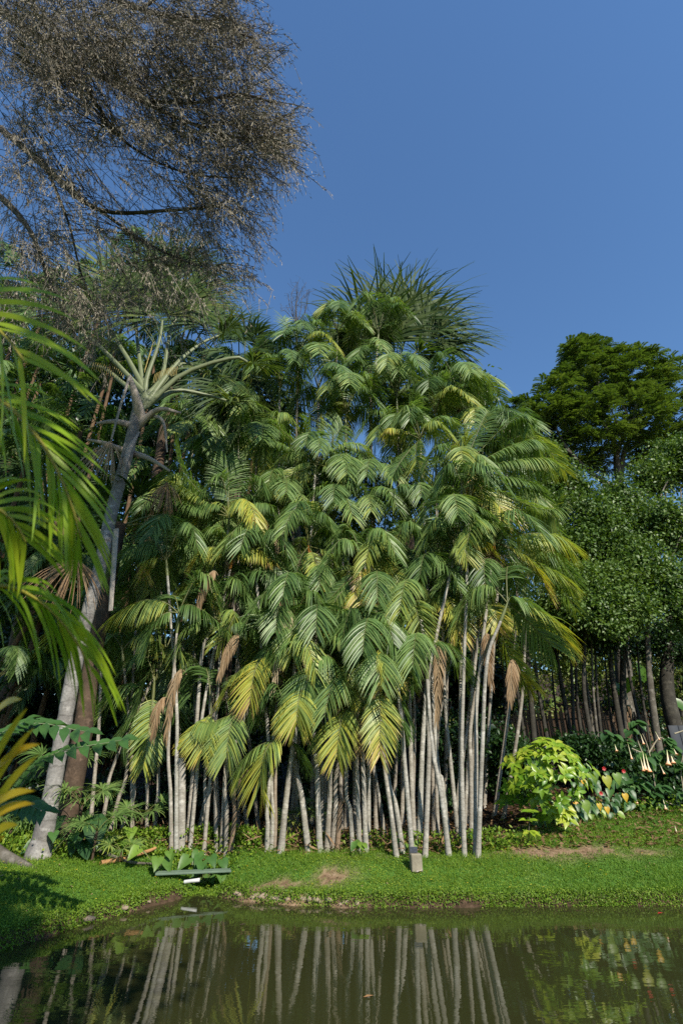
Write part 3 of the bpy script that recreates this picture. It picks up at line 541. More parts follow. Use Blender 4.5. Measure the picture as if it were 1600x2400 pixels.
# three hanging dry fronds that stand out, each tied to its own bare stem
DRY = [((670, 1452), (640, 1605), 'pale straw dry frond'), ((412, 1590), (390, 1725), 'brown dry frond'), ((545, 1500), (515, 1580), 'brown frond'), ((1030, 1530), (1022, 1690), 'grey dry frond'), ((1140, 1500), (1150, 1600), 'rust frond'),
       ((1200, 1560), (1193, 1640), 'thin'), ((490, 1350), (462, 1430), 'dark'), ((660, 1400), (640, 1440), 'rust'), ((722, 1500), (722, 1560), 'white'), ((690, 1640), (665, 1700), 'r'), ((840, 1690), (842, 1760), 'w'), ((372, 1650), (360, 1720), 'b')]
palmroots = [o for o in bpy.data.objects if o.name.startswith('slender_palm')]
for i, (a, b, _) in enumerate(DRY):
    Yd = 9.35; Ap = P(a[0], a[1], Yd); Bp = P(b[0], b[1], Yd - .1)
    rt = min(palmroots, key=lambda o: abs(o.location.x - Ap[0]) + (0 if abs(o.location.y - 9.6) < .5 else 3))
    O = np.array(rt.location); g = Geo()
    frond(g, Ap + [.1, .25, .1], Ap + [0, 0, 0.02], Bp, n=40, Ln=.34 if i else .42, W=.009, droop=3., start=.2, a0=38, a1=76, lift=0, rg=rng)
    f = obj('dead_frond', g.mesh('dead_frond', M['dead'], O), rt); f['age'] = [1, .3, .25, .35, .15, .2, .2, .15, .95, .3, .4, .2][i]
# ------------------------------------------------------------------ taller feather palms in the shade of the back wall, left
BG = [((100, 745), 15.5), ((250, 690), 16.5), ((330, 620), 17.5), ((20, 660), 15), ((480, 820), 16), ((30, 800), 13.5), ((95, 900), 15), ((190, 1010), 13), ((60, 1090), 12.2), ((150, 700), 17), ((270, 850), 17), ((-40, 960), 12.5), ((380, 760), 18), ((20, 1260), 11.5), ((130, 1350), 12.5), ((215, 1480), 13.5), ((60, 1470), 12), ((-20, 1600), 10.8), ((110, 1620), 13),
      ((470, 1000), 16), ((420, 880), 17), ((560, 900), 17), ((330, 1150), 15), ((300, 1320), 15), ((-60, 720), 13), ((600, 1000), 18), ((-90, 1330), 11)]
for i, (h, Y) in enumerate(BG):
    rg = np.random.default_rng(300 + i); H = P(h[0], h[1], Y); bx = H[0] + rg.normal(0, .4); B = G(bx, Y + rg.normal(0, .3))
    root = thing('shaded_palm', f"dark green feather palm in the wood behind the big grey palm, {ORD[sorted(range(len(BG)), key=lambda k: BG[k][0][0]).index(i)]} towards the bush", 'palm', B, 'dark palms in the wood behind')
    g = Geo(); tube(g, curve([B - [0, 0, .2], (B + H) / 2 + [rg.normal(0, .1), 0, 0], H], 20), np.linspace(.09, .06, 20), 8); t_ = obj('trunk', g.mesh('trunk', M['browntrunk'], B), root); t_['brown'] = .6
    n = 9
    for k in range(n):
        az = k * 6.283 / n + rg.normal(0, .2); e = rg.random(); Lr = rg.uniform(2.0, 2.8) * (1 if h[1] < 1200 else .7); hz = np.array([math.cos(az), math.sin(az), 0])
        tip = H + hz * Lr * (.5 + .3 * e) + [0, 0, Lr * (.35 - .75 * e)]; ap = H + hz * Lr * .42 + [0, 0, Lr * (.42 - .25 * e)]
        g = Geo(); frond(g, H, ap, tip, n=44, Ln=.6 * (1 if h[1] < 1200 else .8), W=.02, rg=rg, droop=rg.uniform(.8, 1.5)); f = obj('frond', g.mesh('frond', M['palm'], B), root); f['age'] = float(np.clip(rg.normal(.10, .07), 0, .5))
# ------------------------------------------------------------------ fan palms with thick stalks: the big leaning one and the tall one behind
def petiole_tube(pts, r0, r1, mt, name, root, O, sq=.6):
    g = Geo(); tube(g, curve(pts, 12), np.linspace(r0, r1, 12), 7, squash=sq); return obj(name, g.mesh(name, mt, O), root)
def big_palm():
    B = Pg(88, 2012, 7, 11); B = G(B[0], B[1]); Y0 = B[1]
    way = [(88, 2012, 0), (118, 1880, .02), (178, 1550, .1), (232, 1340, .2), (262, 1200, .3), (300, 1060, .4), (322, 965, .5)]
    pts = curve([P(x, y, Y0 + d) for x, y, d in way], 150)
    s = np.concatenate([[0], np.cumsum(np.linalg.norm(np.diff(pts, axis=0), axis=1))]); px = np.interp(s / s[-1], [0, .03, .12, .4, .7, 1], [36, 26, 20.5, 17.5, 15.5, 14.5])
    dep = np.array([tdepth(p) for p in pts]); rad = .86 * px / FPX * dep
    ph = (s / .24 + .15 * np.sin(s * 3)) % 1; rad = rad * (1 + .035 * np.exp(-((ph - .5) / .5) ** 2) - .05 * np.exp(-(ph / .06) ** 2) - .03 * np.exp(-((1 - ph) / .06) ** 2))
    root = thing('fan_palm', 'big grey leaning fan palm with ringed trunk rising beside the foreground fronds', 'palm', B)
    g = Geo(); pts[0] -= [0, 0, .15]; tube(g, pts, rad, 18); obj('trunk', g.mesh('trunk', M['bigtrunk'], B), root)
    rg = np.random.default_rng(3); H = pts[-1]; Y = H[1]
    # thick green stalks, each bearing a fan leaf
    PT = [((345, 935), (300, 880), (222, 800), .0, (150, 760)), ((340, 925), (305, 850), (268, 790), .3, (215, 690)), ((338, 925), (345, 880), (372, 805), .0, (390, 690)), ((345, 925), (380, 880), (400, 770), .6, (460, 680)),
          ((350, 935), (410, 855), (470, 805), .5, (560, 765)), ((350, 945), (430, 875), (545, 838), .0, (620, 860)), ((345, 950), (410, 915), (480, 925), .6, (590, 955)), ((330, 930), (290, 900), (240, 860), .9, (130, 870)), ((335, 930), (330, 870), (320, 780), .9, (320, 650)), ((340, 950), (380, 900), (430, 850), 1.2, (530, 900))]
    for (a, b, c, dz, tip) in PT:
        pa, pb, pc = P(a[0], a[1], Y), P(b[0], b[1], Y + dz * .5), P(c[0], c[1], Y + dz)
        tp = P(tip[0], tip[1], Y + dz + .3); pd = pc + (tp - pc) * .45; petiole_tube([H, pa, pb, pc, pd], .09, .03, M['petiole'], 'leaf_stalk', root, B); tp = tp + (tp - pc) * .3; pc = pd
        tp = tp + 0; ax = nrm(tp - pc); Rr = np.linalg.norm(tp - pc) * 1.35
        g = Geo(); fan(g, pc, pc + ax * .15, ax, nrm(np.array([rg.normal(0, .3), -.6, .8])), Rr, n=64, spread=125, droop=1.2, W=.06, seg=6, pet=0, rg=rg, joined=.2, noise_=.1)
        f = obj('fan_leaf', g.mesh('fan_leaf', M['fan'], B), root); f['age'] = .3
    # dead leaf bases round the top of the trunk
    BT = [((321, 1000), (370, 960), (424, 968), .05), ((318, 1000), (270, 988), (226, 992), .05), ((310, 1062), (350, 1075), (398, 1104), .04), ((300, 1060), (250, 1040), (205, 1030), .04), ((330, 990), (318, 930), (303, 880), .085), ((318, 1015), (300, 1060), (284, 1125), .06), ((340, 975), (380, 985), (392, 1060), .03)]
    for a, b, c, r_ in BT:
        petiole_tube([P(a[0], a[1], Y - .02), P(b[0], b[1], Y - .25), P(c[0], c[1], Y - .3)], r_ * 1.9, r_ * .55, M['boot'], 'dead_leaf_base', root, B, .4)
    petiole_tube([P(303, 885, Y - .3), P(280, 960, Y - .4), P(261, 1030, Y - .45)], .04, .022, M['boot'], 'dead_leaf_stalk', root, B)
    petiole_tube([P(272, 1240, Y - .5), P(266, 1330, Y - .5), P(259, 1432, Y - .5)], .06, .045, M['boot'], 'dead_leaf_stalk', root, B, .35)
    for (x, y, ln) in ((261, 1032, 1.15), (392, 1130, .8), (180, 1310, 1.1)):
        c = P(x, y, Y - .45 if x < 300 else Y); g = Geo(); fan(g, c + [0, 0, .1], c, (0.0, -.2, -1), (0.2, -1, 0), ln, n=46, spread=28 if x != 180 else 50, droop=1.2, W=.012, pet=0, rg=rg, noise_=.14, cup=.05)
        f = obj('dead_fan_leaf', g.mesh('dead_fan_leaf', M['dead'], B), root); f['age'] = .5 if x < 270 and x > 200 else .05
    for (x, y) in ((215, 850), (420, 860), (360, 800)):
        g = Geo(); c0 = P(330, 900, Y + .2); c1 = P(x, y, Y + .1)
        for k in range(16):
            u = .35 + .65 * k / 16; p = c0 + (c1 - c0) * u + [0, 0, .15 * math.sin(u * 3)]; tube(g, [p, p + [0, -.02, -.14], p + [0, 0, -.22 - .1 * rg.random()]], .006, 4)
        obj('flower_stalk', g.mesh('flower_stalk', simple('yellow_brown_flower_stalk', (.3, .24, .08), .8) if 'fs' not in M else M['fs'], B), root)
    # the second trunk behind it, its shade put into the dark bark colour
    B2 = G(*(P(165, 1880, Y0 + .9)[:2])); root2 = thing('dark_fan_palm', 'dark brown palm trunk in shade close behind the big grey palm', 'palm', B2)
    g = Geo(); tube(g, curve([B2 - [0, 0, .1], P(190, 1740, Y0 + .9), P(215, 1560, Y0 + 1.0), P(258, 1350, Y0 + 1.2), P(280, 1230, Y0 + 1.4)], 30), np.linspace(.17, .13, 30), 12); obj('trunk', g.mesh('trunk', M['browntrunk'], B2), root2)
    H2 = P(280, 1235, Y0 + 1.4)
    for k in range(6):
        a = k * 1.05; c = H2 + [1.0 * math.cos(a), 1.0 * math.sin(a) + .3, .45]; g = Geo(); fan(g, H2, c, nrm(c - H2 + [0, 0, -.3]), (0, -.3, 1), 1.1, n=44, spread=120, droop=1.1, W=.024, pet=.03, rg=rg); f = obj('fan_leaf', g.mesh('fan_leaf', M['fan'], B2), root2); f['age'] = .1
big_palm()
def back_fan_palm(hub, Yh, tips, lab, n=46, name='tall_fan_palm', baseoff=(.3, .5), age=.16, Rk=1.0, dead=()):
    rg = np.random.default_rng(int(hub[0])); H = P(hub[0], hub[1], Yh); B = G(H[0] + baseoff[0], Yh + baseoff[1]); root = thing(name, lab, 'palm', B)
    g = Geo(); tube(g, curve([B - [0, 0, .2], (B + H) / 2, H], 24), np.linspace(.26, .18, 24), 10); obj('trunk', g.mesh('trunk', M['browntrunk'], B), root)
    tips = list(tips) + [(cx + rg.normal(0, 18), cy_ + rg.normal(0, 18), tx + rg.normal(0, 30), ty + abs(rg.normal(0, 30)), dy + rg.normal(0, .5)) for cx, cy_, tx, ty, dy in tips]
    for (cx, cy_, tx, ty, dy) in tips:
        c = P(cx, cy_, Yh + dy); t_ = P(tx, ty, Yh + dy * 1.6); ax = nrm(t_ - c); g = Geo(); Rr = np.linalg.norm(t_ - c) * 1.03 * Rk
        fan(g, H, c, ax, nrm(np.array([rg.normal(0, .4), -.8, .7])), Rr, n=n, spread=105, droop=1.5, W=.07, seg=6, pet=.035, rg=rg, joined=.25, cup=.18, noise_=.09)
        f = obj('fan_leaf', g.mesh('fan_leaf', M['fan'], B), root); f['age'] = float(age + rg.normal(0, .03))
    return root
back_fan_palm((925, 900), 15.5, [(905, 780, 880, 640, 0), (850, 790, 770, 672, -.4), (960, 770, 985, 648, .3), (1000, 800, 1075, 690, -.3), (1030, 830, 1135, 765, 0), (1030, 870, 1130, 880, -.3), (1010, 900, 1080, 960, .2), (840, 830, 760, 800, .5), (940, 760, 935, 640, .5), (980, 830, 1060, 830, -.9), (900, 800, 850, 700, -.8), (870, 860, 800, 880, -.5), (985, 880, 1040, 970, -.6)],
              'tallest fan palm, its spiky dark crown standing against the sky above the clump', age=.2)
back_fan_palm((560, 1010), 14.5, [(575, 800, 620, 735, -.3), (540, 790, 520, 740, 0), (590, 830, 650, 810, -.4), (560, 830, 590, 900, -.6), (600, 900, 670, 960, -.3), (540, 900, 500, 990, -.4), (610, 960, 640, 1060, 0), (520, 850, 450, 900, .2), (480, 760, 430, 700, .4), (560, 930, 560, 1060, -.5)],
              'dark silvery fan palm with drooping strips behind the big grey palm crown', age=.1)
back_fan_palm((400, 900), 17, [(400, 700, 400, 560, 0), (460, 680, 530, 620, 0), (470, 720, 590, 700, -.3), (340, 700, 300, 600, .3), (420, 640, 470, 560, .5), (500, 740, 560, 800, 0), (330, 760, 260, 740, 0), (440, 690, 560, 640, -.8), (380, 640, 360, 560, .8)],
              'tall fan palm half hidden by the hanging dry twigs', age=.1)
back_fan_palm((110, 1180), 13.5, [(60, 1100, -20, 1080, 0), (150, 1080, 200, 1020, .3), (90, 1050, 60, 960, .5), (170, 1180, 240, 1200, .2), (40, 1200, -30, 1260, -.2), (120, 1270, 130, 1340, -.2)],
              'shaded fan palm with brown fibrous head behind the near fronds', age=.05)
# ------------------------------------------------------------------ broadleaf trees
def crown_leaves(g, blobs, n_clump, per, cr, ln, wd, rg, upb=.5, shell=.55, flat=.7):
    """blobs: centre, radii. Clumps of leaves through the outer part of each blob."""
    wts = np.array([np.prod(b[1]) ** .67 for b in blobs]); wts = wts / wts.sum(); which = rg.choice(len(blobs), n_clump, p=wts)
    c = np.array([b[0] for b in blobs])[which]; r = np.array([b[1] for b in blobs])[which]
    d = rdir(n_clump, rg, .15); rad = shell + (1 - shell) * rg.random(n_clump) ** .6; cc = c + d * r * rad[:, None]
    k = np.repeat(np.arange(n_clump), per); off = rg.normal(0, 1, (len(k), 3)) * cr * [1, 1, flat]; pos = cc[k] + off
    out = nrm(off + d[k] * cr * .6); nr_ = nrm(out * .5 + rdir(len(k), rg) * .8 + [0, 0, upb]); dr = nrm(rdir(len(k), rg) + out * .8 + [0, 0, -.35])
    clump_r = rg.random(n_clump); rn = np.clip(.55 * clump_r[k] + .45 * rg.random(len(k)), 0, 1)
    leaves(g, pos, dr, nr_, ln * rg.uniform(.7, 1.25, len(k)), wd * rg.uniform(.7, 1.2, len(k)), rg, rnd=rn)
    m_ = int(len(k) * .16); w2 = rg.choice(len(blobs), m_, p=wts); c2 = np.array([b[0] for b in blobs])[w2] + rdir(m_, rg) * np.array([b[1] for b in blobs])[w2] * (.75 * rg.random(m_) ** .5)[:, None]
    leaves(g, c2, rdir(m_, rg), rdir(m_, rg), ln * 2.0, wd * 2.6, rg, rnd=rg.random(m_) * .25); return cc  # inner leaves coloured darker, painting the shade inside the crown
def pinnate_crown(g, blobs, n_tip, rg, cl=.42, pairs=7, ll=.11, lw=.022, shell=.74, up=.15):
    wts = np.array([np.prod(b[1]) ** .67 for b in blobs]); wts /= wts.sum(); which = rg.choice(len(blobs), n_tip, p=wts)
    c = np.array([b[0] for b in blobs])[which]; r = np.array([b[1] for b in blobs])[which]; d = rdir(n_tip, rg, up)
    cc = c + d * r * (shell + (1 - shell) * rg.random(n_tip) ** .5)[:, None]; per = 8; k = np.repeat(np.arange(n_tip), per)
    a = rg.random(len(k)) * 6.283; dd = nrm(np.stack([np.cos(a), np.sin(a), rg.normal(.15, .25, len(k))], -1) + d[k] * .5)
    side = nrm(np.cross(dd, [0, 0, 1.])); nn = np.cross(side, dd); P_, D_l, N_l, Rn = [], [], [], []; cr_ = rg.random(n_tip)
    for j in range(pairs):
        u = (j + 1) / pairs; base = cc[k] + dd * (cl * u) + np.array([0, 0, -1.]) * (cl * .35 * u * u)
        for sg in (-1, 1):
            P_.append(base); D_l.append(nrm(side * sg + dd * .45 + np.array([0, 0, -.25]))); N_l.append(nn + rg.normal(0, .25, nn.shape)); Rn.append(np.clip(.5 * cr_[k] + .5 * rg.random(len(k)), 0, 1))
    leaves(g, np.concatenate(P_), np.concatenate(D_l), np.concatenate(N_l), ll, lw, rg, rnd=np.concatenate(Rn)); return cc
def limbs(g, start, ends, r0, r1, rg, ns=6):
    for e in ends:
        mid = (start + e) / 2 + rg.normal(0, .12, 3) * np.linalg.norm(e - start) * .4 + [0, 0, .05]; tube(g, curve([start, mid, e], 9), np.linspace(r0, r1, 9), ns)
def blob(px, py, Y, rp, dep=1.0, fl=1.0):
    c = P(px, py, Y); r = rp / FPX * tdepth(c); return (c, np.array([r, r * dep, r * fl]))
def crown_tree():                        # the big tree with feathered leaves at the upper right
    rg = np.random.default_rng(21); B = G(*(P(1450, 1700, 19)[:2])); Y = 19
    root = thing('feather_leaved_tree', 'tall dark green spreading tree with pale limbs against the sky', 'tree', B)
    f1, f2 = P(1452, 1150, 18.8), P(1390, 1140, 18.9)
    g = Geo(); tube(g, curve([B - [0, 0, .3], P(1450, 1400, 19), f1], 20), np.linspace(.32, .2, 20), 10); obj('trunk', g.mesh('trunk', M['bark'], B), root)
    LB = [([f1, P(1445, 1060, 18.5), P(1480, 990, 18.3), P(1495, 930, 18)], .15), ([f1, P(1465, 1050, 18.5), P(1520, 980, 18.4), P(1570, 930, 18)], .12), ([f1, P(1440, 1040, 18.2), P(1410, 980, 18), P(1400, 880, 17.8)], .12),
          ([f1, P(1400, 1120, 18.5), P(1335, 1060, 18), P(1300, 1000, 17.8)], .13), ([P(1335, 1060, 18), P(1290, 1040, 17.8), P(1250, 1010, 17.8)], .07), ([P(1400, 960, 17.9), P(1340, 940, 17.5), P(1300, 900, 17.4)], .06), ([P(1480, 990, 18.3), P(1450, 930, 18), P(1445, 880, 17.8)], .06), ([P(1320, 1040, 18), P(1330, 1010, 18), P(1310, 980, 17.6)], .05), ([P(1465, 1050, 18.4), P(1440, 980, 17.6), P(1425, 950, 17.4)], .05)]
    for pts, r in LB:
        g = Geo(); tube(g, curve(pts, 14), np.linspace(r, r * .35, 14), 7); obj('limb', g.mesh('limb', M['bark'], B), root)
    bl = [blob(1390, 880, 18, 68, .8), blob(1345, 930, 17.8, 62), blob(1300, 935, 17.8, 52), blob(1280, 985, 18, 62), blob(1225, 975, 18, 34), blob(1370, 850, 18, 42), blob(1460, 880, 18, 62), blob(1510, 885, 18, 55), blob(1560, 900, 18, 55), blob(1590, 940, 18, 55), blob(1490, 960, 17.6, 60), blob(1400, 980, 17.4, 55), blob(1550, 990, 18, 60), blob(1330, 1000, 18.4, 55), blob(1440, 1050, 19, 60, 1, .7), blob(1300, 1060, 19, 50, 1, .7), blob(1400, 855, 18.6, 50), blob(1365, 1045, 18.4, 45), blob(1255, 1035, 18.6, 42), blob(1620, 1000, 18, 60), blob(1222, 1040, 18.6, 38), blob(1265, 1090, 18.6, 45), blob(1500, 1060, 18.6, 50), blob(1570, 1070, 18.6, 55), blob(1350, 1100, 19, 45), blob(1208, 985, 18, 42), blob(1365, 835, 18, 40), blob(1225, 1070, 18.6, 44)]
    g = Geo(); pinnate_crown(g, [(c, r * 1.08) for c, r in bl], 900, rg, lw=.034, ll=.135, cl=.46); f = obj('crown', g.mesh('crown', M['tree'], B), root); f['age'] = .5
crown_tree()
def leafy_tree(px, Y, top, lab, blobs, ncl, per, ln, wd, mt, age, seed, tr=.12, bark_='darkbark', name='broadleaf_tree', cr=.22, thr=(), grp=None, cat='tree', lim=9, foot=None):
    rg = np.random.default_rng(seed); b0 = P(px[0], px[1], Y); B = G(b0[0], b0[1]) if foot is None else G(*foot); root = thing(name, lab, cat, B, grp)
    T = P(top[0], top[1], Y) if foot is None else B + [-1.2, 2.6, 5.6]; pts = curve([B - [0, 0, .2]] + [P(x, y, Y) for x, y in thr] + [T], 22)
    g = Geo(); tube(g, pts, np.linspace(tr, tr * .55, 22), 8); obj('trunk', g.mesh('trunk', M[bark_], B), root)
    g = Geo(); cc = crown_leaves(g, blobs, ncl, per, cr, ln, wd, rg); f = obj('crown', g.mesh('crown', M[mt], B), root); f['age'] = age
    if lim:
        g = Geo(); limbs(g, T, cc[rg.choice(len(cc), lim)], tr * .4, tr * .12, rg, 5); obj('limbs', g.mesh('limbs', M[bark_], B), root, kind='stuff')
    return root
FG = 'glossy small-leaved trees'
leafy_tree((1450, 1780), 14.5, (1470, 1300), 'bushy glossy-leaved tree filling the space below the tall feathery tree', [blob(1300, 1130, 14.2, 45), blob(1345, 1150, 14.5, 48), blob(1290, 1210, 13.8, 55), blob(1390, 1215, 13.6, 52), blob(1455, 1175, 14, 50), blob(1270, 1080, 15, 40), blob(1350, 1290, 13.6, 62), blob(1440, 1280, 13.6, 62), blob(1280, 1300, 14, 40)], 380, 70, .10, .033, 'ficus', .42, 31, .10, lim=18, thr=((1460, 1500),), grp=FG)
leafy_tree((1540, 1780), 13.5, (1515, 1420), 'glossy-leaved tree with pale sunlit stem by the trumpet shrub', [blob(1530, 1120, 14.2, 45), blob(1590, 1080, 14, 52), blob(1545, 1220, 13.3, 55), blob(1600, 1260, 13.4, 50), blob(1500, 1330, 13.2, 60), blob(1560, 1370, 13, 60), blob(1610, 1430, 13, 50), blob(1480, 1250, 14, 45), blob(1640, 1100, 14, 60)], 380, 70, .10, .033, 'ficus', .5, 32, .10, lim=18, bark_='bark', thr=((1527, 1640), (1518, 1520)), grp=FG)
leafy_tree((1395, 1780), 13.2, (1370, 1500), 'glossy-leaved tree hanging low over the dark stems beside the palms', [blob(1330, 1370, 13, 50), blob(1390, 1390, 13, 55), blob(1440, 1370, 13, 50), blob(1350, 1430, 12.8, 46), blob(1420, 1440, 12.8, 52), blob(1300, 1420, 13.2, 36), blob(1480, 1430, 13, 46)], 310, 70, .095, .031, 'ficus', .55, 33, .07, lim=14, thr=((1370, 1640),), grp=FG)
leafy_tree((1610, 1800), 15, (1575, 1450), 'very thick shade-darkened trunk standing near the grey panel', [blob(1560, 1480, 15, 50, 1, .5), blob(1500, 1520, 15.5, 40, 1, .5), blob(1610, 1530, 15, 50, 1, .6)], 110, 40, .09, .025, 'dark', .5, 34, .25, thr=((1563, 1620),), grp=None, name='thick_trunk_tree')  # dark bark colour stands in for the shade on this trunk
SL = [((1233, 1760), (1215, 1640), (1200, 1500), .05), ((1287, 1750), (1265, 1640), (1245, 1490), .06), ((1348, 1765), (1325, 1660), (1298, 1500), .075), ((1396, 1780), (1382, 1660), (1362, 1500), .045), ((1402, 1785), (1392, 1650), (1385, 1500), .04), ((1412, 1785), (1402, 1660), (1392, 1500), .045), ((1452, 1730), (1436, 1600), (1425, 1480), .09),
      ((1440, 1760), (1428, 1660), (1415, 1520), .035), ((1245, 1740), (1240, 1600), (1235, 1480), .08), ((1500, 1700), (1478, 1600), (1462, 1480), .05), ((1200, 1760), (1190, 1650), (1185, 1520), .04), ((1312, 1750), (1300, 1650), (1290, 1520), .035), ((1330, 1750), (1340, 1600), (1335, 1480), .05), ((1365, 1760), (1352, 1640), (1350, 1480), .05), ((1510, 1720), (1500, 1600), (1490, 1450), .04), ((1190, 1780), (1180, 1600), (1170, 1450), .05)]
for i, (b, m_, t_, r_) in enumerate(SL):
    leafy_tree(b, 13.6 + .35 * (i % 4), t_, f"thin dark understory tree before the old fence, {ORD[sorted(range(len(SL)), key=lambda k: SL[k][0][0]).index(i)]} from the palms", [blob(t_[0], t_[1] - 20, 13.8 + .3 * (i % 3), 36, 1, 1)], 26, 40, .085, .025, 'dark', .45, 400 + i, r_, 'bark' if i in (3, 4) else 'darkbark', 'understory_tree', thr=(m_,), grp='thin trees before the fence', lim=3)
# dense trees further back
FT = [(1100, 1560, 24, 110), (1230, 1500, 30, 130), (1360, 1560, 33, 120), (1480, 1540, 30, 120), (1600, 1520, 27, 130), (980, 1350, 22, 130), (820, 1330, 21, 140), (650, 1330, 21, 140), (470, 1300, 22, 150), (300, 1350, 21, 150), (130, 1330, 20, 150), (-30, 1350, 19, 150),
      (1090, 930, 24, 44), (560, 1050, 25, 120), (380, 1000, 25, 110), (200, 950, 24, 120), (30, 960, 23, 130), (1120, 1230, 22, 80), (-90, 800, 22, 110), (700, 1120, 24, 70)]
for i, (x, y, Y, r_) in enumerate(FT):
    far = i < 5; rg = np.random.default_rng(500 + i)
    bl = [blob(x + rg.normal(0, r_ * .5), y + rg.normal(0, r_ * .45), Y + rg.normal(0, .8), r_ * rg.uniform(.45, .65)) for _ in range(7)] + ([blob(x + rg.normal(0, r_ * .5), y + r_ * (1.2 + .5 * k), Y, r_ * .6) for k in range(3)] if i != 12 else [])
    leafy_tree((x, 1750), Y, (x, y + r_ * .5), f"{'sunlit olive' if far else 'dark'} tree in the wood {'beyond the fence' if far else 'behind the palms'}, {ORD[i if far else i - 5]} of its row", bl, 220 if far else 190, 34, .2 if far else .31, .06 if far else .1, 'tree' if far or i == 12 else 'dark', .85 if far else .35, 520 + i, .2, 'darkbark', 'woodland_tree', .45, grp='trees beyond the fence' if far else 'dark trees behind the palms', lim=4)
rg_ = 0
leafy_tree((0, 0), 9, (800, 900), 'tree behind the viewpoint that throws its shade over the near bank', [(np.array([.4, -1.5, 6.5]), np.array([1.6, 1.3, 1.0])), (np.array([-1.1, -1.9, 6.8]), np.array([1.3, 1.2, .8]))], 260, 40, .13, .045, 'dark', .4, 90, .2, 'bark', 'shade_tree', foot=(2.4, -6.5))
# bare twigs against the sky
g = Geo(); rg = np.random.default_rng(9); B = G(-1.2, 17.0); T0 = P(695, 760, 17)
root = thing('bare_tree', 'bare grey tree whose leafless twigs poke above the palms', 'tree', B)
tube(g, curve([B - [0, 0, .2], (B + T0) / 2, T0], 18), np.linspace(.14, .05, 18), 7); obj('trunk', g.mesh('trunk', M['bark'], B), root); g = Geo()
for k in range(14):
    e = P(rg.uniform(655, 735), rg.uniform(655, 740), 17 + rg.normal(0, .3)); pts = curve([T0, (T0 + e) / 2 + rg.normal(0, .15, 3), e], 8); tube(g, pts, np.linspace(.02, .008, 8), 3)
    for j in range(5):
        p = pts[rg.integers(3, 8)]; tube(g, [p, p + rg.normal(0, .12, 3) + [0, 0, .1], p + rg.normal(0, .2, 3) + [0, 0, .22]], [.008, .006, .004], 3)
obj('twigs', g.mesh('twigs', M['bark'], B), root, kind='stuff')
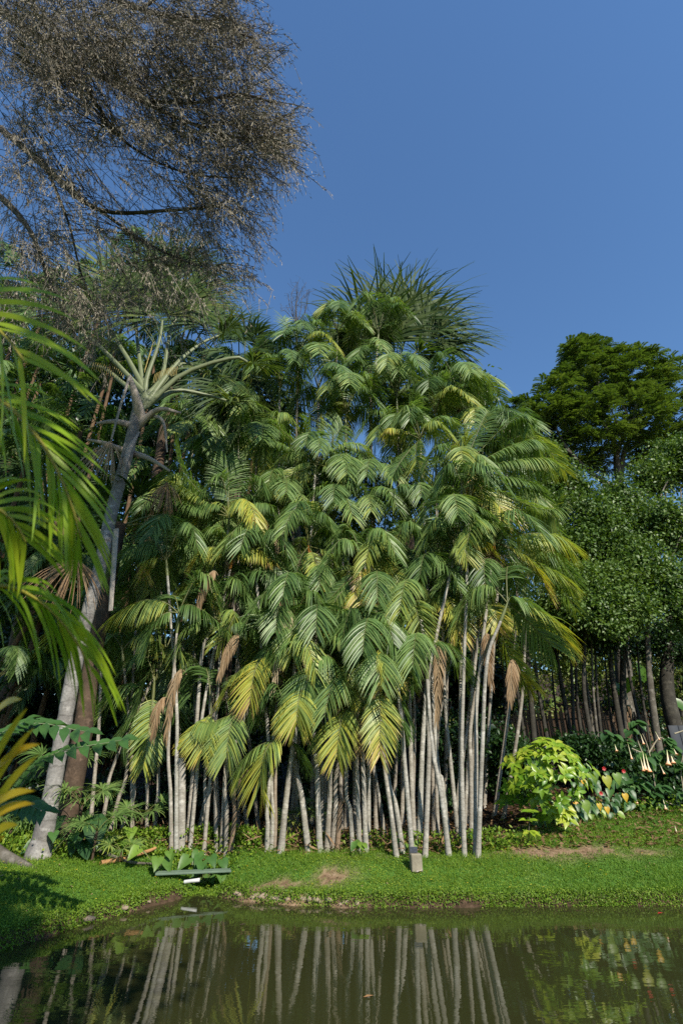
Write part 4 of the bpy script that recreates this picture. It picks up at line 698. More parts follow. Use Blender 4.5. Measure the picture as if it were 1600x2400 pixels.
# ------------------------------------------------------------------ the dry conifer hanging in from the upper left
def conifer():
    rg = np.random.default_rng(77); B = G(-6.0, 9.1); root = thing('dry_conifer', 'huge drooping conifer with grey-brown dry twigs hanging over the pond', 'tree', B)
    top = np.array([-10.0, 6.0, 15.5]); g = Geo(); tp = curve([B - [0, 0, .3], (-6.9, 8.3, 4), (-8.6, 7.0, 9.5), top], 30); tube(g, tp, np.linspace(.42, .16, 30), 12); obj('trunk', g.mesh('trunk', M['bark'], B), root)
    # a flared root at the foot
    for k in range(3):
        e = [Pg(92, 2038, 6, 11), G(-4.9, 8.3), G(-6.9, 8.7)][k]; g = Geo(); tube(g, curve([B + [0, 0, .75], (B + e) / 2 + [-.15, 0, .18], e - [0, 0, .03]], 12), np.linspace(.26, .03, 12), 8); obj('root', g.mesh('root', M['bark'], B), root)
    LM = [[(-160, -120, 9.5), (0, 20, 8.2), (130, 110, 7.4), (330, 235, 6.6), (480, 300, 6.0), (590, 330, 5.6)], [(-200, 150, 9), (0, 300, 8), (110, 395, 7.2), (230, 490, 6.6), (400, 492, 6.2), (520, 480, 5.8)],
          [(-150, 350, 9), (0, 460, 8), (70, 540, 7.4), (110, 640, 7), (150, 740, 6.8)], [(-160, -140, 9.5), (120, -60, 8), (330, 20, 7), (500, 60, 6.2), (600, 90, 5.8)], [(120, 110, 7.4), (200, 200, 7), (280, 320, 6.6), (420, 400, 6.2), (600, 420, 5.8)],
          [(330, 235, 6.6), (450, 240, 6.1), (560, 220, 5.8), (640, 240, 5.6)], [(230, 490, 6.6), (330, 560, 6.4), (430, 610, 6.2), (540, 640, 6)], [(110, 395, 7.2), (160, 520, 7), (190, 640, 6.8), (230, 740, 6.8)], [(-100, -300, 9), (150, -260, 7.6), (400, -140, 6.6), (520, -40, 6)],
          [(330, 20, 7), (430, -40, 6.4), (520, 10, 6), (560, 60, 5.8)]]
    LP = []
    for l in LM:
        pts = curve([Pt(p[0], p[1], p[2] * 1.35) for p in l], 26); LP.append(pts); g = Geo(); th = .08 if l[0][0] < 0 else .03; tube(g, pts, np.linspace(th, .012, 26), 6); obj('limb', g.mesh('limb', M['drybark'], B), root)
    # limbs that reach over the camera and shade the near bank, above the picture
    OV = []
    for (x, y, z) in [(-4.5, 1.6, 13.6), (-6.0, 3.4, 13.2)]:
        pts = curve([tp[24], (tp[24] + [x, y, z]) / 2 + [0, 0, .6], (x, y, z)], 20); OV.append(pts); g = Geo(); tube(g, pts, np.linspace(.09, .012, 20), 6); obj('limb', g.mesh('limb', M['drybark'], B), root)
    allp = np.concatenate([p[6:] for p in LP])
    # region of the hanging twig sprays: (px, py, spread, weight)
    RG = [(20, 120, 70, 60), (30, 30, 60, 50), (150, 120, 80, 60), (80, 60, 90, 100), (220, 60, 100, 120), (380, 60, 90, 100), (500, 60, 60, 60), (580, 120, 45, 30), (120, 180, 90, 55), (280, 180, 90, 110), (430, 180, 90, 90), (560, 210, 60, 90), (620, 230, 40, 35), (60, 300, 80, 50), (200, 300, 80, 40), (350, 300, 90, 90), (500, 310, 80, 95), (610, 320, 50, 60), (640, 400, 40, 36),
          (560, 390, 60, 60), (430, 400, 70, 45), (90, 420, 80, 45), (240, 420, 80, 18), (330, 500, 70, 16), (470, 490, 70, 40), (560, 500, 45, 30), (60, 540, 70, 45), (170, 560, 80, 40), (290, 600, 80, 50), (400, 600, 80, 60), (500, 620, 60, 50), (560, 640, 30, 20), (100, 680, 80, 70), (220, 700, 80, 80), (340, 690, 70, 40), (180, 760, 60, 20), (30, 640, 60, 30)]
    S0 = []; SD = []
    for (x, y, sp, wt) in RG:
        n = int(wt * (1.1 if y < 560 else .55))
        for _ in range(n):
            px, py = rg.normal(x, sp * .55), rg.normal(y, sp * .55); 
            if px > 606 - abs(py - 330) * .18 + 34 * math.sin(py / 41) + 22 * math.sin(py / 17) or py > 790: continue
            t = 1.35 * (rg.uniform(5.4, 8.0) if px < 350 else rg.uniform(5.4, 7.0)); S0.append(Pt(px, py, t)); dx = nrm(np.array([px + 250, 0, -(py - 120) * .9]))
            SD.append(nrm(np.array([dx[0] * .85, rg.normal(-.15, .35), dx[2] * .55 - .15]) + rg.normal(0, .28, 3)))
    for pts in OV:
        for _ in range(60):
            i = rg.integers(5, 20); S0.append(pts[i] + rg.normal(0, .25, 3)); SD.append(nrm(rg.normal(0, 1, 3) * [1, 1, .4] + [.3, -.2, -.2]))
    S0 = np.array(S0); SD = np.array(SD); n = len(S0); g = Geo()
    rib = lambda pts, w, r: None
    ovp = np.concatenate([p[4:] for p in OV]); allp = np.concatenate([allp, ovp])
    # thin branch from the nearest limb to each spray
    dist = ((S0[:, None] - allp[None]) ** 2).sum(-1); near = allp[dist.argmin(1)]
    def ribbons(p, wd, rnd):            # p (m, k, 3) -> thin strips facing across
        m, k, _ = p.shape; t = nrm(np.gradient(p, axis=1)); wv = nrm(np.cross(t, rdir(m, rg)[:, None])) * wd
        V = np.stack([p - wv, p + wv], 2); C = np.zeros((m, k, 2, 4)); C[..., 1] = rnd[:, None, None]; C[..., 3] = 1
        b = np.arange(m)[:, None] * k * 2 + np.arange(k - 1)[None] * 2; g.add(V, np.stack([b, b + 1, b + 3, b + 2], -1).reshape(-1, 4), None, C)
    u = np.linspace(0, 1, 6)[None, :, None]; mid = (near + S0) / 2 + rg.normal(0, .08, (n, 3)) + [0, 0, .05]
    br = (1 - u) ** 2 * near[:, None] + 2 * u * (1 - u) * mid[:, None] + u * u * S0[:, None]; ribbons(br, .0055, np.full(n, .1))
    Lm = rg.uniform(.5, 1.0, n); u = np.linspace(0, 1, 7)[None, :, None]; mp = S0[:, None] + SD[:, None] * u * Lm[:, None, None] + np.array([0, 0, -1.]) * (u ** 2) * (Lm * rg.uniform(.15, .5, n))[:, None, None]; ribbons(mp, .0042, rg.random(n) * .3 + .05)
    K_ = 13; kk = np.repeat(np.arange(n), K_); uu = rg.uniform(.08, 1, len(kk)); idx = np.clip((uu * 6).astype(int), 0, 5); fr = uu * 6 - idx; p0 = mp[kk, idx] * (1 - fr)[:, None] + mp[kk, idx + 1] * fr[:, None]
    d = nrm(SD[kk] * .8 + rg.normal(0, .55, (len(kk), 3)) + [0, 0, -.15]); l2 = rg.uniform(.11, .32, len(kk)) ; u = np.linspace(0, 1, 4)[None, :, None]
    tw = p0[:, None] + d[:, None] * u * l2[:, None, None] + np.array([0, 0, -1.]) * u ** 2 * (l2 * .6)[:, None, None]; sprr = rg.random(n); ribbons(tw, .0027, np.clip(sprr[kk] * .4 + .15 * rg.random(len(kk)), 0, 1))
    J = 6; jj = np.repeat(np.arange(len(kk)), J); u = rg.random(len(jj)); a = np.clip((u * 3).astype(int), 0, 2); fr = u * 3 - a; p1 = tw[jj, a] * (1 - fr)[:, None] + tw[jj, a + 1] * fr[:, None]
    rgt = np.clip(.25 + .35 * sprr[kk][jj] + .35 * rg.random(len(jj)) + .15 * (S0[kk][jj][:, 0] > -1.6), 0, 1)  # tufts towards the right are lighter: sunlight put into the twig colour
    leaves(g, p1, nrm(d[jj] * .5 + rdir(len(jj), rg) * .55 + [.1, 0, -.85]), rdir(len(jj), rg), rg.uniform(.04, .085, len(jj)), .0052, rg, rnd=rgt)
    obj('twigs', g.mesh('twigs', M['twig'], B), root, kind='stuff')
conifer()
# ------------------------------------------------------------------ near fronds at the left edge, out of focus
def near_palm():
    rg = np.random.default_rng(8); B = G(-3.9, 2.2); B[2] = max(B[2], .3); root = thing('areca_palm', 'bright green arching palm fronds close to the camera', 'palm', B)
    C0 = np.array([-2.35, 1.75, 2.2])
    for k in range(4):
        g = Geo(); e = C0 + rg.normal(0, .15, 3) + [-.1 * k, .1 * k, -.2 * k]; tube(g, curve([B + rg.normal(0, .1, 3) * [1, 1, 0], (B + e) / 2 + [-.1, 0, 0], e], 14), np.linspace(.05, .03, 14), 8); obj('cane', g.mesh('cane', M['gshaft'], B), root)
    H = C0
    def nf(a, m_, b, Ln, n, age, W=.012, droop=.5, **kw):
        g = Geo(); frond(g, Pt(*a), Pt(*m_), Pt(*b), n=n, Ln=Ln, W=W, rg=rg, start=.02, stalk=.008, seg=7, droop=droop, lift=.12, **kw); f = obj('frond', g.mesh('frond', M['near'], B), root); f['age'] = age
        g = Geo(); tube(g, curve([H, (H + Pt(*a)) / 2 + [0, 0, .1], Pt(*a)], 8), np.linspace(.014, .009, 8), 6); obj('frond_stalk', g.mesh('frond_stalk', M['petiole'], B), root)
    toc = (0.05, -.6, .8)
    nf((-140, 880, 1.7), (60, 990, 1.55), (190, 1260, 1.5), .33, 26, .34, .0064, .65, side_hint=(.75, -.15, .62), a0=56, a1=76)
    nf((-330, 770, 1.6), (-130, 700, 1.5), (60, 850, 1.4), .45, 14, .38, .008, .7, side_hint=(.25, -.3, .9), a0=45, a1=62)
    nf((-160, 1430, 1.7), (40, 1380, 1.55), (215, 1570, 1.5), .31, 26, .33, .0064, 1.05, side_hint=(.6, -.45, .5), a0=52, a1=72)
    nf((-260, 1260, 1.6), (-60, 1180, 1.5), (60, 1270, 1.5), .26, 20, .36, .0075, .8, side_hint=(.4, -.3, .8))
    # yellow dying leaf low down
    g = Geo(); a, b = Pt(-260, 1700, 1.25), Pt(-60, 2120, 1.2)
    for k, (x, y, tx, ty) in enumerate([(-40, 1830, 62, 1662), (-40, 1880, 78, 1708), (-40, 1830, 94, 1745), (-45, 1930, 90, 1770), (-60, 1920, 82, 1855), (-60, 1950, 80, 1885), (-60, 2000, 44, 1935), (-40, 1700, 50, 1640), (-60, 2060, 10, 1960)]):
        p, q = Pt(x, y, 1.25), Pt(tx, ty, 1.15); d = q - p; n = np.cross(d, (0.2, -1, .3)); n = nrm(n); V = []; C = []
        for i in range(8):
            u = i / 7; c = p + d * u + np.array([0, 0, .02]) * math.sin(u * 3.1); hw = .0115 * math.sin(min(1, u * 1.6 + .35) * 1.57) * (1 - u ** 3) + .0005; V += [c - n * hw, c + n * hw + [0, .002, 0]]; C += [(u * .6, .35 + .2 * (k % 3), u, 1)] * 2
        g.add(V, [(2 * i, 2 * i + 1, 2 * i + 3, 2 * i + 2) for i in range(7)], None, C)
    tube(g, curve([H + [-.1, 0, -.8], Pt(-120, 1750, 1.3), Pt(-70, 1950, 1.28), b], 10), .007, 5, (0, 2, 0, 1))
    f = obj('frond', g.mesh('yellow_frond', M['near'], B), root); f['age'] = .72; f['label'] = 'orange-yellow dying frond'
near_palm()
# ------------------------------------------------------------------ understory plants at the left
LANCE = leaf_mesh('leaf', M['heart'], 'lance'); HEART = leaf_mesh('leaf', M['heart'], 'heart'); OVAL = leaf_mesh('leaf', M['heart'], 'oval')
BL = leaf_mesh('leaf', M['bush'], 'lance')
def small_fan(px, py, Y, Rr, n, lab, seed, age=.3, nl=7, low=False, W=.016):
    rg = np.random.default_rng(seed); c = P(px, py, Y); B = G(c[0], c[1]); root = thing('small_fan_palm', lab, 'palm', B, 'small fan palms on the forest floor'); g = Geo(); H = B + [0, 0, max(.06, (c[2] - B[2]) * .75)]
    tube(g, curve([B - [0, 0, .05], (B + H) / 2, H], 6), .022, 6); obj('stem', g.mesh('stem', M['browntrunk'], B), root)
    for k in range(nl):
        a = k * 6.283 / nl + rg.normal(0, .25); e = rg.uniform(.25, 1.0); hz = np.array([math.cos(a), math.sin(a), 0]); cc = H + hz * Rr * .7 + [0, 0, Rr * .6 * e]; g = Geo()
        fan(g, H, cc, nrm(hz + [0, 0, .3 - .6 * (1 - e)]), nrm([hz[0] * -.3, -.5 - .3 * hz[1], 1]), Rr, n=n, spread=110, droop=1.1, W=W, pet=.007, rg=rg, joined=.45, cup=.1); f = obj('fan_leaf', g.mesh('fan_leaf', M['palm'], B), root); f['age'] = age
small_fan(200, 1850, 9.2, .42, 26, 'small bright fan palm with drooping pleated leaves beside the big grey trunk', 61, .25)
small_fan(232, 1925, 8.9, .38, 22, 'low fan palm with narrow starry leaves nearest the fallen branch', 62, .2, 6)
small_fan(338, 1890, 9.9, .38, 20, 'spiky fan palm with ribbon leaves before the shaded stems', 63, .22, 7, W=.01)
small_fan(30, 1930, 9.6, .42, 22, 'dim fan palm behind the orange frond at the edge', 64, .15)
small_fan(285, 1990, 8.9, .26, 18, 'tiny yellowish fan seedling at the edge of the turf', 65, .35, 5, W=.01)
small_fan(700, 1915, 10.4, .34, 20, 'bright fan seedling glowing in the dark gap of the middle clump', 66, .42, 6, W=.011)
small_fan(740, 1890, 10.8, .30, 20, 'upright fan seedling behind the middle stems', 67, .4, 5, W=.011)
small_fan(150, 1760, 10.4, .5, 24, 'shaded fan palm behind the grey trunk foot', 68, .12)
def aroid(px, py, Y, n, size, lab, seed, age=.4, mesh=HEART, sp=.35, hgt=.3, name='elephant_ear'):
    rg = np.random.default_rng(seed); c = P(px, py, Y); B = G(c[0], c[1]); root = thing(name, lab, 'plant', B, None)
    for k in range(n):
        a = k * 2.4 + rg.random(); e = B + [math.cos(a) * sp * rg.random(), math.sin(a) * sp * .6 * rg.random() - .05, hgt * rg.uniform(.4, 1.1)]; g = Geo(); tube(g, curve([B, (B + e) / 2 + [0, 0, .05], e], 6), .006, 4); obj('stalk', g.mesh('stalk', M['gshaft'], B), root)
        put(mesh, 'leaf', root, e, (math.cos(a) * .5, -.6, -.55 + .3 * rg.random()), (rg.normal(0, .3), -.55, .8), size * rg.uniform(.7, 1.15), age + rg.normal(0, .05), B)
aroid(480, 2018, 9.25, 9, .2, 'elephant-ear plant with broad bright leaves behind the green plank', 71, .4, sp=.5, hgt=.38)
aroid(290, 1950, 9.5, 4, .24, 'broad-leaved plant with rounded pale leaves near the fallen branch', 72, .55)
aroid(195, 1975, 9.2, 5, .5, 'dark large-leaved plant low beside the big grey trunk', 73, .05, OVAL, hgt=.5, name='dark_aroid')
aroid(372, 2018, 8.9, 5, .2, 'small clump of soft green leaves by the end of the plank', 74, .5)
aroid(835, 1985, 9.3, 4, .14, 'little green sprout between stems of the middle clump', 75, .5, OVAL, sp=.15, hgt=.2)
aroid(1090, 1940, 9.9, 5, .16, 'small broad plant among the stems nearest the bush', 76, .4, OVAL, sp=.3, hgt=.2)
aroid(955, 1960, 9.5, 6, .10, 'yellow-green weed growing behind the marker post', 77, .6, OVAL, sp=.2, hgt=.25)
aroid(120, 1985, 8.8, 3, .18, 'low seedling with folded fan leaf by the grey trunk foot', 78, .3)
def fern_shrub():                        # the large feather leaves with wavy leaflets
    rg = np.random.default_rng(14); B = G(-4.35, 6.0); root = thing('wavy_leaved_cycad', 'shrub with big feather leaves of wavy glossy leaflets before the grey trunk', 'shrub', B)
    H = B + [0.0, 0, .55]; g = Geo(); tube(g, curve([B - [0, 0, .05], H], 5), .05, 8); obj('stem', g.mesh('stem', M['browntrunk'], B), root)
    LV = [((0, 1890, 5.8), (110, 1775, 5.7), (285, 1735, 5.6), .36, .36), ((-60, 1800, 5.9), (60, 1700, 5.9), (200, 1715, 5.8), .38, .28), ((-80, 1870, 5.7), (-20, 1740, 5.6), (60, 1690, 5.6), .36, .3), ((-60, 1930, 5.6), (30, 1880, 5.5), (100, 1900, 5.4), .3, .25)]
    for a, m_, b, Ln, age in LV:
        A0, A1, A2 = P(*a), P(*m_), P(*b); g = Geo(); tube(g, curve([H, A0, A1, A2], 16), np.linspace(.014, .004, 16), 5); o = obj('leaf_rib', g.mesh('leaf_rib', M['petiole'], B), root)
        cv = curve([A0, A1, A2], 13); tn = nrm(np.gradient(cv, axis=0))
        for i in range(1, 13):
            for sg in (-1, 1):
                up = np.array([0, -.35, .95]); sd = nrm(np.cross(tn[i], up)) * sg; up = np.array([0, -.7, .75]); d = nrm(sd * .9 + tn[i] * .75 + [0, 0, -.08]); put(LANCE, 'leaflet', o, cv[i], d, up + rg.normal(0, .2, 3), (Ln * 1.0 * (1 - .5 * (i / 13)), Ln * .55, Ln * .6), age + rg.normal(0, .04), B)
fern_shrub()
# ------------------------------------------------------------------ right side: bush, sprout, anthurium bed, trumpet shrub, fence
def yellow_bush():
    rg = np.random.default_rng(51); B = G(*Pg(1322, 1940, 8.5, 13)[:2]); Y = B[1]; root = thing('yellow_bush', 'round bush of glowing yellow-green leaves on the grassy slope', 'bush', B)
    cen = P(1278, 1818, Y - .1); rx = 94 / FPX * tdepth(cen); st = [P(1300, 1850, Y), P(1270, 1850, Y), P(1330, 1860, Y - .1), P(1240, 1850, Y + .1), P(1360, 1820, Y)]
    for e in st: g = Geo(); tube(g, curve([B, (B + e) / 2 + rg.normal(0, .03, 3), e], 8), np.linspace(.014, .008, 8), 5); obj('stem', g.mesh('stem', M['bark'], B), root)
    k = 0
    def whorl(c, out, n, size, ag, spread=.8):
        ax = nrm(out); s1 = nrm(np.cross(ax, (0.1, .2, 1.))); s2 = np.cross(ax, s1)
        for j in range(n):
            a = j * 2.4 + rg.random() * .5; d = s1 * math.cos(a) * spread + s2 * math.sin(a) * spread + ax * .45 + np.array([0, 0, -.25]); put(BL, 'leaf', root, c, d, ax + rg.normal(0, .15, 3), (size * rg.uniform(.8, 1.15),) * 3, np.clip(ag + rg.normal(0, .12), 0, 1), B)
    for i in range(100):
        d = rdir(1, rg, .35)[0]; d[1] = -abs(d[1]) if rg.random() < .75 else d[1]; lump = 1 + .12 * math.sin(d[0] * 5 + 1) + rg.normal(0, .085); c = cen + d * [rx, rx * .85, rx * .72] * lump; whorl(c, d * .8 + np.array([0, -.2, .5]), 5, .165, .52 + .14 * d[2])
    for (x, y) in ((1190, 1850), (1200, 1870), (1185, 1880), (1225, 1880)): whorl(P(x, y, Y), np.array([-.4, -.5, .6]), 5, .2, .25)
    for (x, y) in ((1315, 1885), (1330, 1900), (1310, 1905), (1325, 1915)): whorl(P(x, y, Y - .35), np.array([0, -.7, .5]), 4, .24, .75)
    B2 = G(*Pg(1238, 1985, 8.3, 12)[:2]); r2 = thing('yellow_sapling', 'small knee-high yellow-green sapling before the round bush', 'sapling', B2); e = P(1240, 1915, B2[1]); g = Geo(); tube(g, curve([B2, e], 6), .006, 5); obj('stem', g.mesh('stem', M['bark'], B2), r2); root = r2; O = B
    for (x, y, n, s, ag) in ((1240, 1905, 7, .16, .5), (1236, 1925, 6, .17, .6), (1242, 1948, 6, .18, .75)):
        c = P(x, y, B2[1]); 
        for j in range(n): a = j * 2.4; put(BL, 'leaf', r2, c, (math.cos(a), math.sin(a) - .3, -.2 if y > 1930 else .35), (0, -.4, 1), s, ag + rg.normal(0, .08), B2)
    c = Pg(1375, 1990, 8, 11)
yellow_bush()
def flower_heads(root, B, pts, m):
    for p in pts:
        g = Geo(); 
        for k in range(7):
            a = k * .9; d = np.array([math.cos(a), -.5, math.sin(a)]); leaves(g, p[None] + 0, d[None], np.array([[0, -1., .2]]), .045, .017)
        obj('flower', g.mesh('flower', m, B), root)
def bed():
    rg = np.random.default_rng(41); B = G(*P(1400, 1900, 11.4)[:2]); root = thing('anthurium_plant', 'bed plant of glossy heart leaves, some turned orange, beside the round bush', 'plant', B)
    for i in range(120):
        px = rg.uniform(1240, 1480); py = rg.uniform(1810, 1910) + (20 if px < 1350 else 0); Y = 10.75 + (1905 - py) / 100 * .8; e = P(px, py, Y)
        if px < 1330 and py < 1870: continue
        ag = rg.uniform(.1, .4) if rg.random() < .9 else rg.uniform(.6, .9); put(HEART, 'leaf', root, e, (rg.normal(0, .5), -.55, -.75), (rg.normal(0, .3), -.85, .5), rg.uniform(.11, .18), ag, B)
        if i % 4 == 0: g = Geo(); gz = G(e[0], e[1] + .15); tube(g, curve([gz, e], 4), .005, 4); obj('stalk', g.mesh('stalk', M['gshaft'], B), root)
    for (x, y, ag, s) in ((1388, 1812, .52, .19), (1442, 1815, .56, .19), (1418, 1822, .74, .2), (1462, 1862, .84, .13), (1402, 1885, .82, .11), (1420, 1893, .84, .11), (1365, 1830, .86, .1), (1368, 1880, .6, .2)): put(HEART, 'leaf', root, P(x, y, 10.6), (0.1, -.3, -.9), (0, -1, .3), s, ag, B)
    flower_heads(root, B, [P(1414, 1802, 10.6), P(1407, 1860, 10.5), P(1281, 1853, 10.2), P(1460, 1808, 10.6)], M['red'])
bed()
def trumpet():
    rg = np.random.default_rng(43); B = G(*P(1530, 1900, 11.6)[:2]); Y = B[1] - .2; root = thing('angels_trumpet_shrub', 'sprawling shrub hung with pale orange trumpet flowers on the grassy slope', 'shrub', B)
    for pts in ([(1535, 1850), (1520, 1760), (1505, 1720)], [(1510, 1780), (1495, 1740), (1480, 1700)], [(1520, 1765), (1545, 1730), (1570, 1745)], [(1535, 1850), (1560, 1880), (1600, 1890)], [(1515, 1770), (1460, 1745), (1440, 1725)], [(1540, 1880), (1500, 1870), (1480, 1890)], [(1580, 1720), (1640, 1700)], [(1600, 1900), (1595, 1810), (1600, 1770)]):
        g = Geo(); P_ = [P(x, y, Y) for x, y in pts]; P_ = ([B] + P_) if pts[0][1] >= 1850 else P_; tube(g, curve(P_, 12), np.linspace(.015, .007, 12), 5); obj('branch', g.mesh('branch', simple_cache(), B), root)
    CL = [(1440, 1725, 9), (1425, 1722, 6), (1490, 1695, 12), (1478, 1712, 8), (1460, 1740, 8), (1510, 1770, 10), (1530, 1785, 8), (1545, 1775, 8), (1565, 1735, 12), (1575, 1750, 10), (1560, 1760, 8), (1478, 1830, 9), (1500, 1835, 8), (1455, 1838, 6), (1530, 1860, 9), (1550, 1845, 8), (1545, 1880, 8), (1590, 1790, 6), (1600, 1860, 6), (1560, 1905, 8), (1590, 1925, 7), (1480, 1870, 7), (1510, 1890, 6), (1535, 1905, 6), (1190, 1740, 7), (1200, 1760, 6), (1375, 1750, 5), (1380, 1770, 5)]
    for (x, y, n) in CL:
        if x < 1400: continue
        c = P(x, y, Y - .1)
        for j in range(n): a = j * 2.4 + rg.random(); put(OVAL, 'leaf', root, c + rg.normal(0, .03, 3), (math.cos(a), math.sin(a) * .7 - .25, -.45 + rg.normal(0, .2)), (0, -.4, 1), rg.uniform(.15, .24), np.clip(.27 + rg.normal(0, .08), .02, .45), B)
    for (x, y, x2, y2, w_) in ((1505, 1760, 1512, 1806, 1), (1512, 1768, 1522, 1810, 1), (1500, 1775, 1508, 1808, .8), (1562, 1758, 1566, 1794, 1.2), (1570, 1765, 1578, 1790, 1), (1470, 1740, 1480, 1780, .5), (1545, 1790, 1556, 1815, .5), (1440, 1745, 1445, 1762, .7), (1578, 1755, 1585, 1770, .8), (1500, 1720, 1508, 1745, .6), (1580, 1935, 1586, 1955, .8), (1486, 1860, 1493, 1884, .5), (1552, 1870, 1560, 1898, .6), (1595, 1945, 1602, 1962, .9), (1535, 1715, 1545, 1735, .5)):
        a, b = P(x, y, Y - .25), P(x2, y2, Y - .3) ; a = P(x, y, Y - .25) if y < 1920 else P(x, y, Y - 1.2); b = b if y < 1920 else P(x2, y2, Y - 1.2); g = Geo(); u = np.linspace(0, 1, 8); ns = 8; rad = np.interp(u, [0, .3, .7, .9, 1], [.007, .010, .016, .034, .05]) * w_; pts = a + (b - a) * u[:, None]; gg = Geo(); tube(gg, pts, rad, ns); Cc = gg.C[0]; Cc[:, 2] = np.repeat(u, ns); obj('flower', gg.mesh('flower', M['trumpet'], B), root)
_sc = []
def simple_cache():
    if not _sc: _sc.append(simple('pale_branch', (.3, .26, .18), .8))
    return _sc[0]
trumpet()
def shrub(px, py, Y, rp, lab, seed, n=60, age=.3, mt='dark', ln=.11, name='dark_shrub', fl=.9):
    rg = np.random.default_rng(seed); c = P(px, py, Y); B = G(c[0], c[1]); root = thing(name, lab, 'shrub', B, 'dark shrubs along the wood edge'); r = rp / FPX * tdepth(c); g = Geo()
    for k in range(5): e = c + rg.normal(0, r * .4, 3); tube(g, curve([B, (B + e) / 2, e], 6), .012, 4)
    obj('stems', g.mesh('stems', M['darkbark'], B), root, kind='stuff'); g = Geo(); crown_leaves(g, [(c, np.array([r, r, r * fl])), (c + [r * .4, -.1, -r * .4], np.array([r, r, r * fl]) * .7)], n, 26, .13, ln, ln * .27, rg, shell=.3); f = obj('crown', g.mesh('crown', M[mt], B), root); f['age'] = age
SH = [(1195, 1760, 12.2, 40), (1215, 1840, 12.4, 34), (1380, 1760, 12.6, 30), (1330, 1760, 12.9, 40), (1440, 1790, 12.6, 46), (1500, 1800, 12.8, 50), (1590, 1820, 12.4, 55), (1160, 1820, 12.6, 30), (1560, 1880, 12.0, 40), (60, 1870, 11.4, 60), (10, 1980, 10.4, 40), (150, 1900, 11.4, 60), (260, 1860, 12.5, 60), (420, 1850, 13, 70), (590, 1850, 13.3, 60), (890, 1850, 13.3, 60), (740, 1830, 13.6, 70), (1040, 1840, 13.3, 60), (1130, 1730, 13.8, 60), (1000, 1720, 15, 90), (850, 1700, 15, 90), (680, 1700, 15, 90), (520, 1700, 15, 90), (360, 1700, 14.6, 90), (200, 1680, 14.4, 90), (60, 1680, 14, 90), (1110, 1600, 16, 90), (940, 1560, 17, 100), (760, 1560, 17, 100), (580, 1560, 17, 100), (400, 1560, 17, 100), (220, 1520, 16, 100), (50, 1520, 16, 110)]
for i, (x, y, Y, r_) in enumerate(SH):
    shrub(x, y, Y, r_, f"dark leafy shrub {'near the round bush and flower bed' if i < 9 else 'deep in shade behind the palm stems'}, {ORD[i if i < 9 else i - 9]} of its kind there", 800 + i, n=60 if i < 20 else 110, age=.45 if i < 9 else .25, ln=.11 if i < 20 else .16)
def fence():
    rg = np.random.default_rng(5); Y = 16.0; x0, x1 = P(1130, 1700, Y)[0], P(1520, 1700, Y)[0]; B = G((x0 + x1) / 2, Y); root = thing('old_fence', 'weathered fence of uneven brown slats behind the thin trees', 'fence', B); n = 62
    me = Geo(); box(me, (0, 0, .5), 1, 1, 1, bev=.06); me = me.mesh('slat', M['fence'])
    for i in range(n):
        x = x0 + (x1 - x0) * i / (n - 1); z = float(ground(x, Y)); o = obj('slat', me, root, (x - B[0], rg.normal(0, .01), z - B[2] - .05)); o.scale = ((x1 - x0) / n * rg.uniform(.6, .95), .02, rg.uniform(1.25, 1.5)); o.rotation_euler = (0, rg.normal(0, .02), 0)
    for hz in (.35, 1.1):
        g = Geo(); tube(g, [(x, Y + .04, float(ground(x, Y)) + hz) for x in np.linspace(x0, x1, 12)], .025, 5); obj('rail', g.mesh('rail', M['fence'], B), root)
    c = P(1590, 1740, 14.5); B = G(c[0] + .3, 14.5); g = Geo(); root = thing('grey_wall_panel', 'grey board wall at the edge behind the trumpet shrub', 'wall', B)
    for i in range(7): g = Geo(); box(g, B + [-.35 + i * .26, 0, .5], .25, .04, 1.2, bev=.006); obj('board', g.mesh('board', M['grey'], B), root)
fence()
# banana-like leaves beyond the stems
rg = np.random.default_rng(2); B = G(*P(1480, 1700, 17)[:2]); root = thing('banana_plant', 'banana plant with a sunlit bright green leaf between the thin trees', 'plant', B)
BAN = leaf_mesh('leaf', M['bush'], 'oval')
g = Geo(); tube(g, curve([B, B + [0, 0, 1.6]], 5), .1, 8); obj('stem', g.mesh('stem', M['gshaft'], B), root)
for (x, y, tx, ty, ag) in ((1450, 1630, 1480, 1590, .45), (1470, 1640, 1440, 1600, .1), (1510, 1600, 1500, 1560, .1), (1570, 1640, 1610, 1660, .05)): a, b = P(x, y, 16.8), P(tx, ty, 16.6); put(BAN, 'leaf', root, a, b - a, (0, -.8, .6), (np.linalg.norm(b - a) * 1.2, .6, .5), ag, B)
c = P(1510, 1685, 16.5); B = G(c[0], c[1]); root = thing('red_flowering_shrub', 'shrub with red blossoms glimpsed behind the thin trees', 'shrub', B); g = Geo(); crown_leaves(g, [(c, np.array([.3, .3, .22]))], 14, 12, .06, .06, .02, rg); obj('blossom', g.mesh('blossom', M['red'], B), root); g = Geo(); crown_leaves(g, [(c + [0, 0, -.3], np.array([.6, .5, .5]))], 40, 20, .12, .1, .03, rg); f = obj('crown', g.mesh('crown', M['dark'], B), root); f['age'] = .5
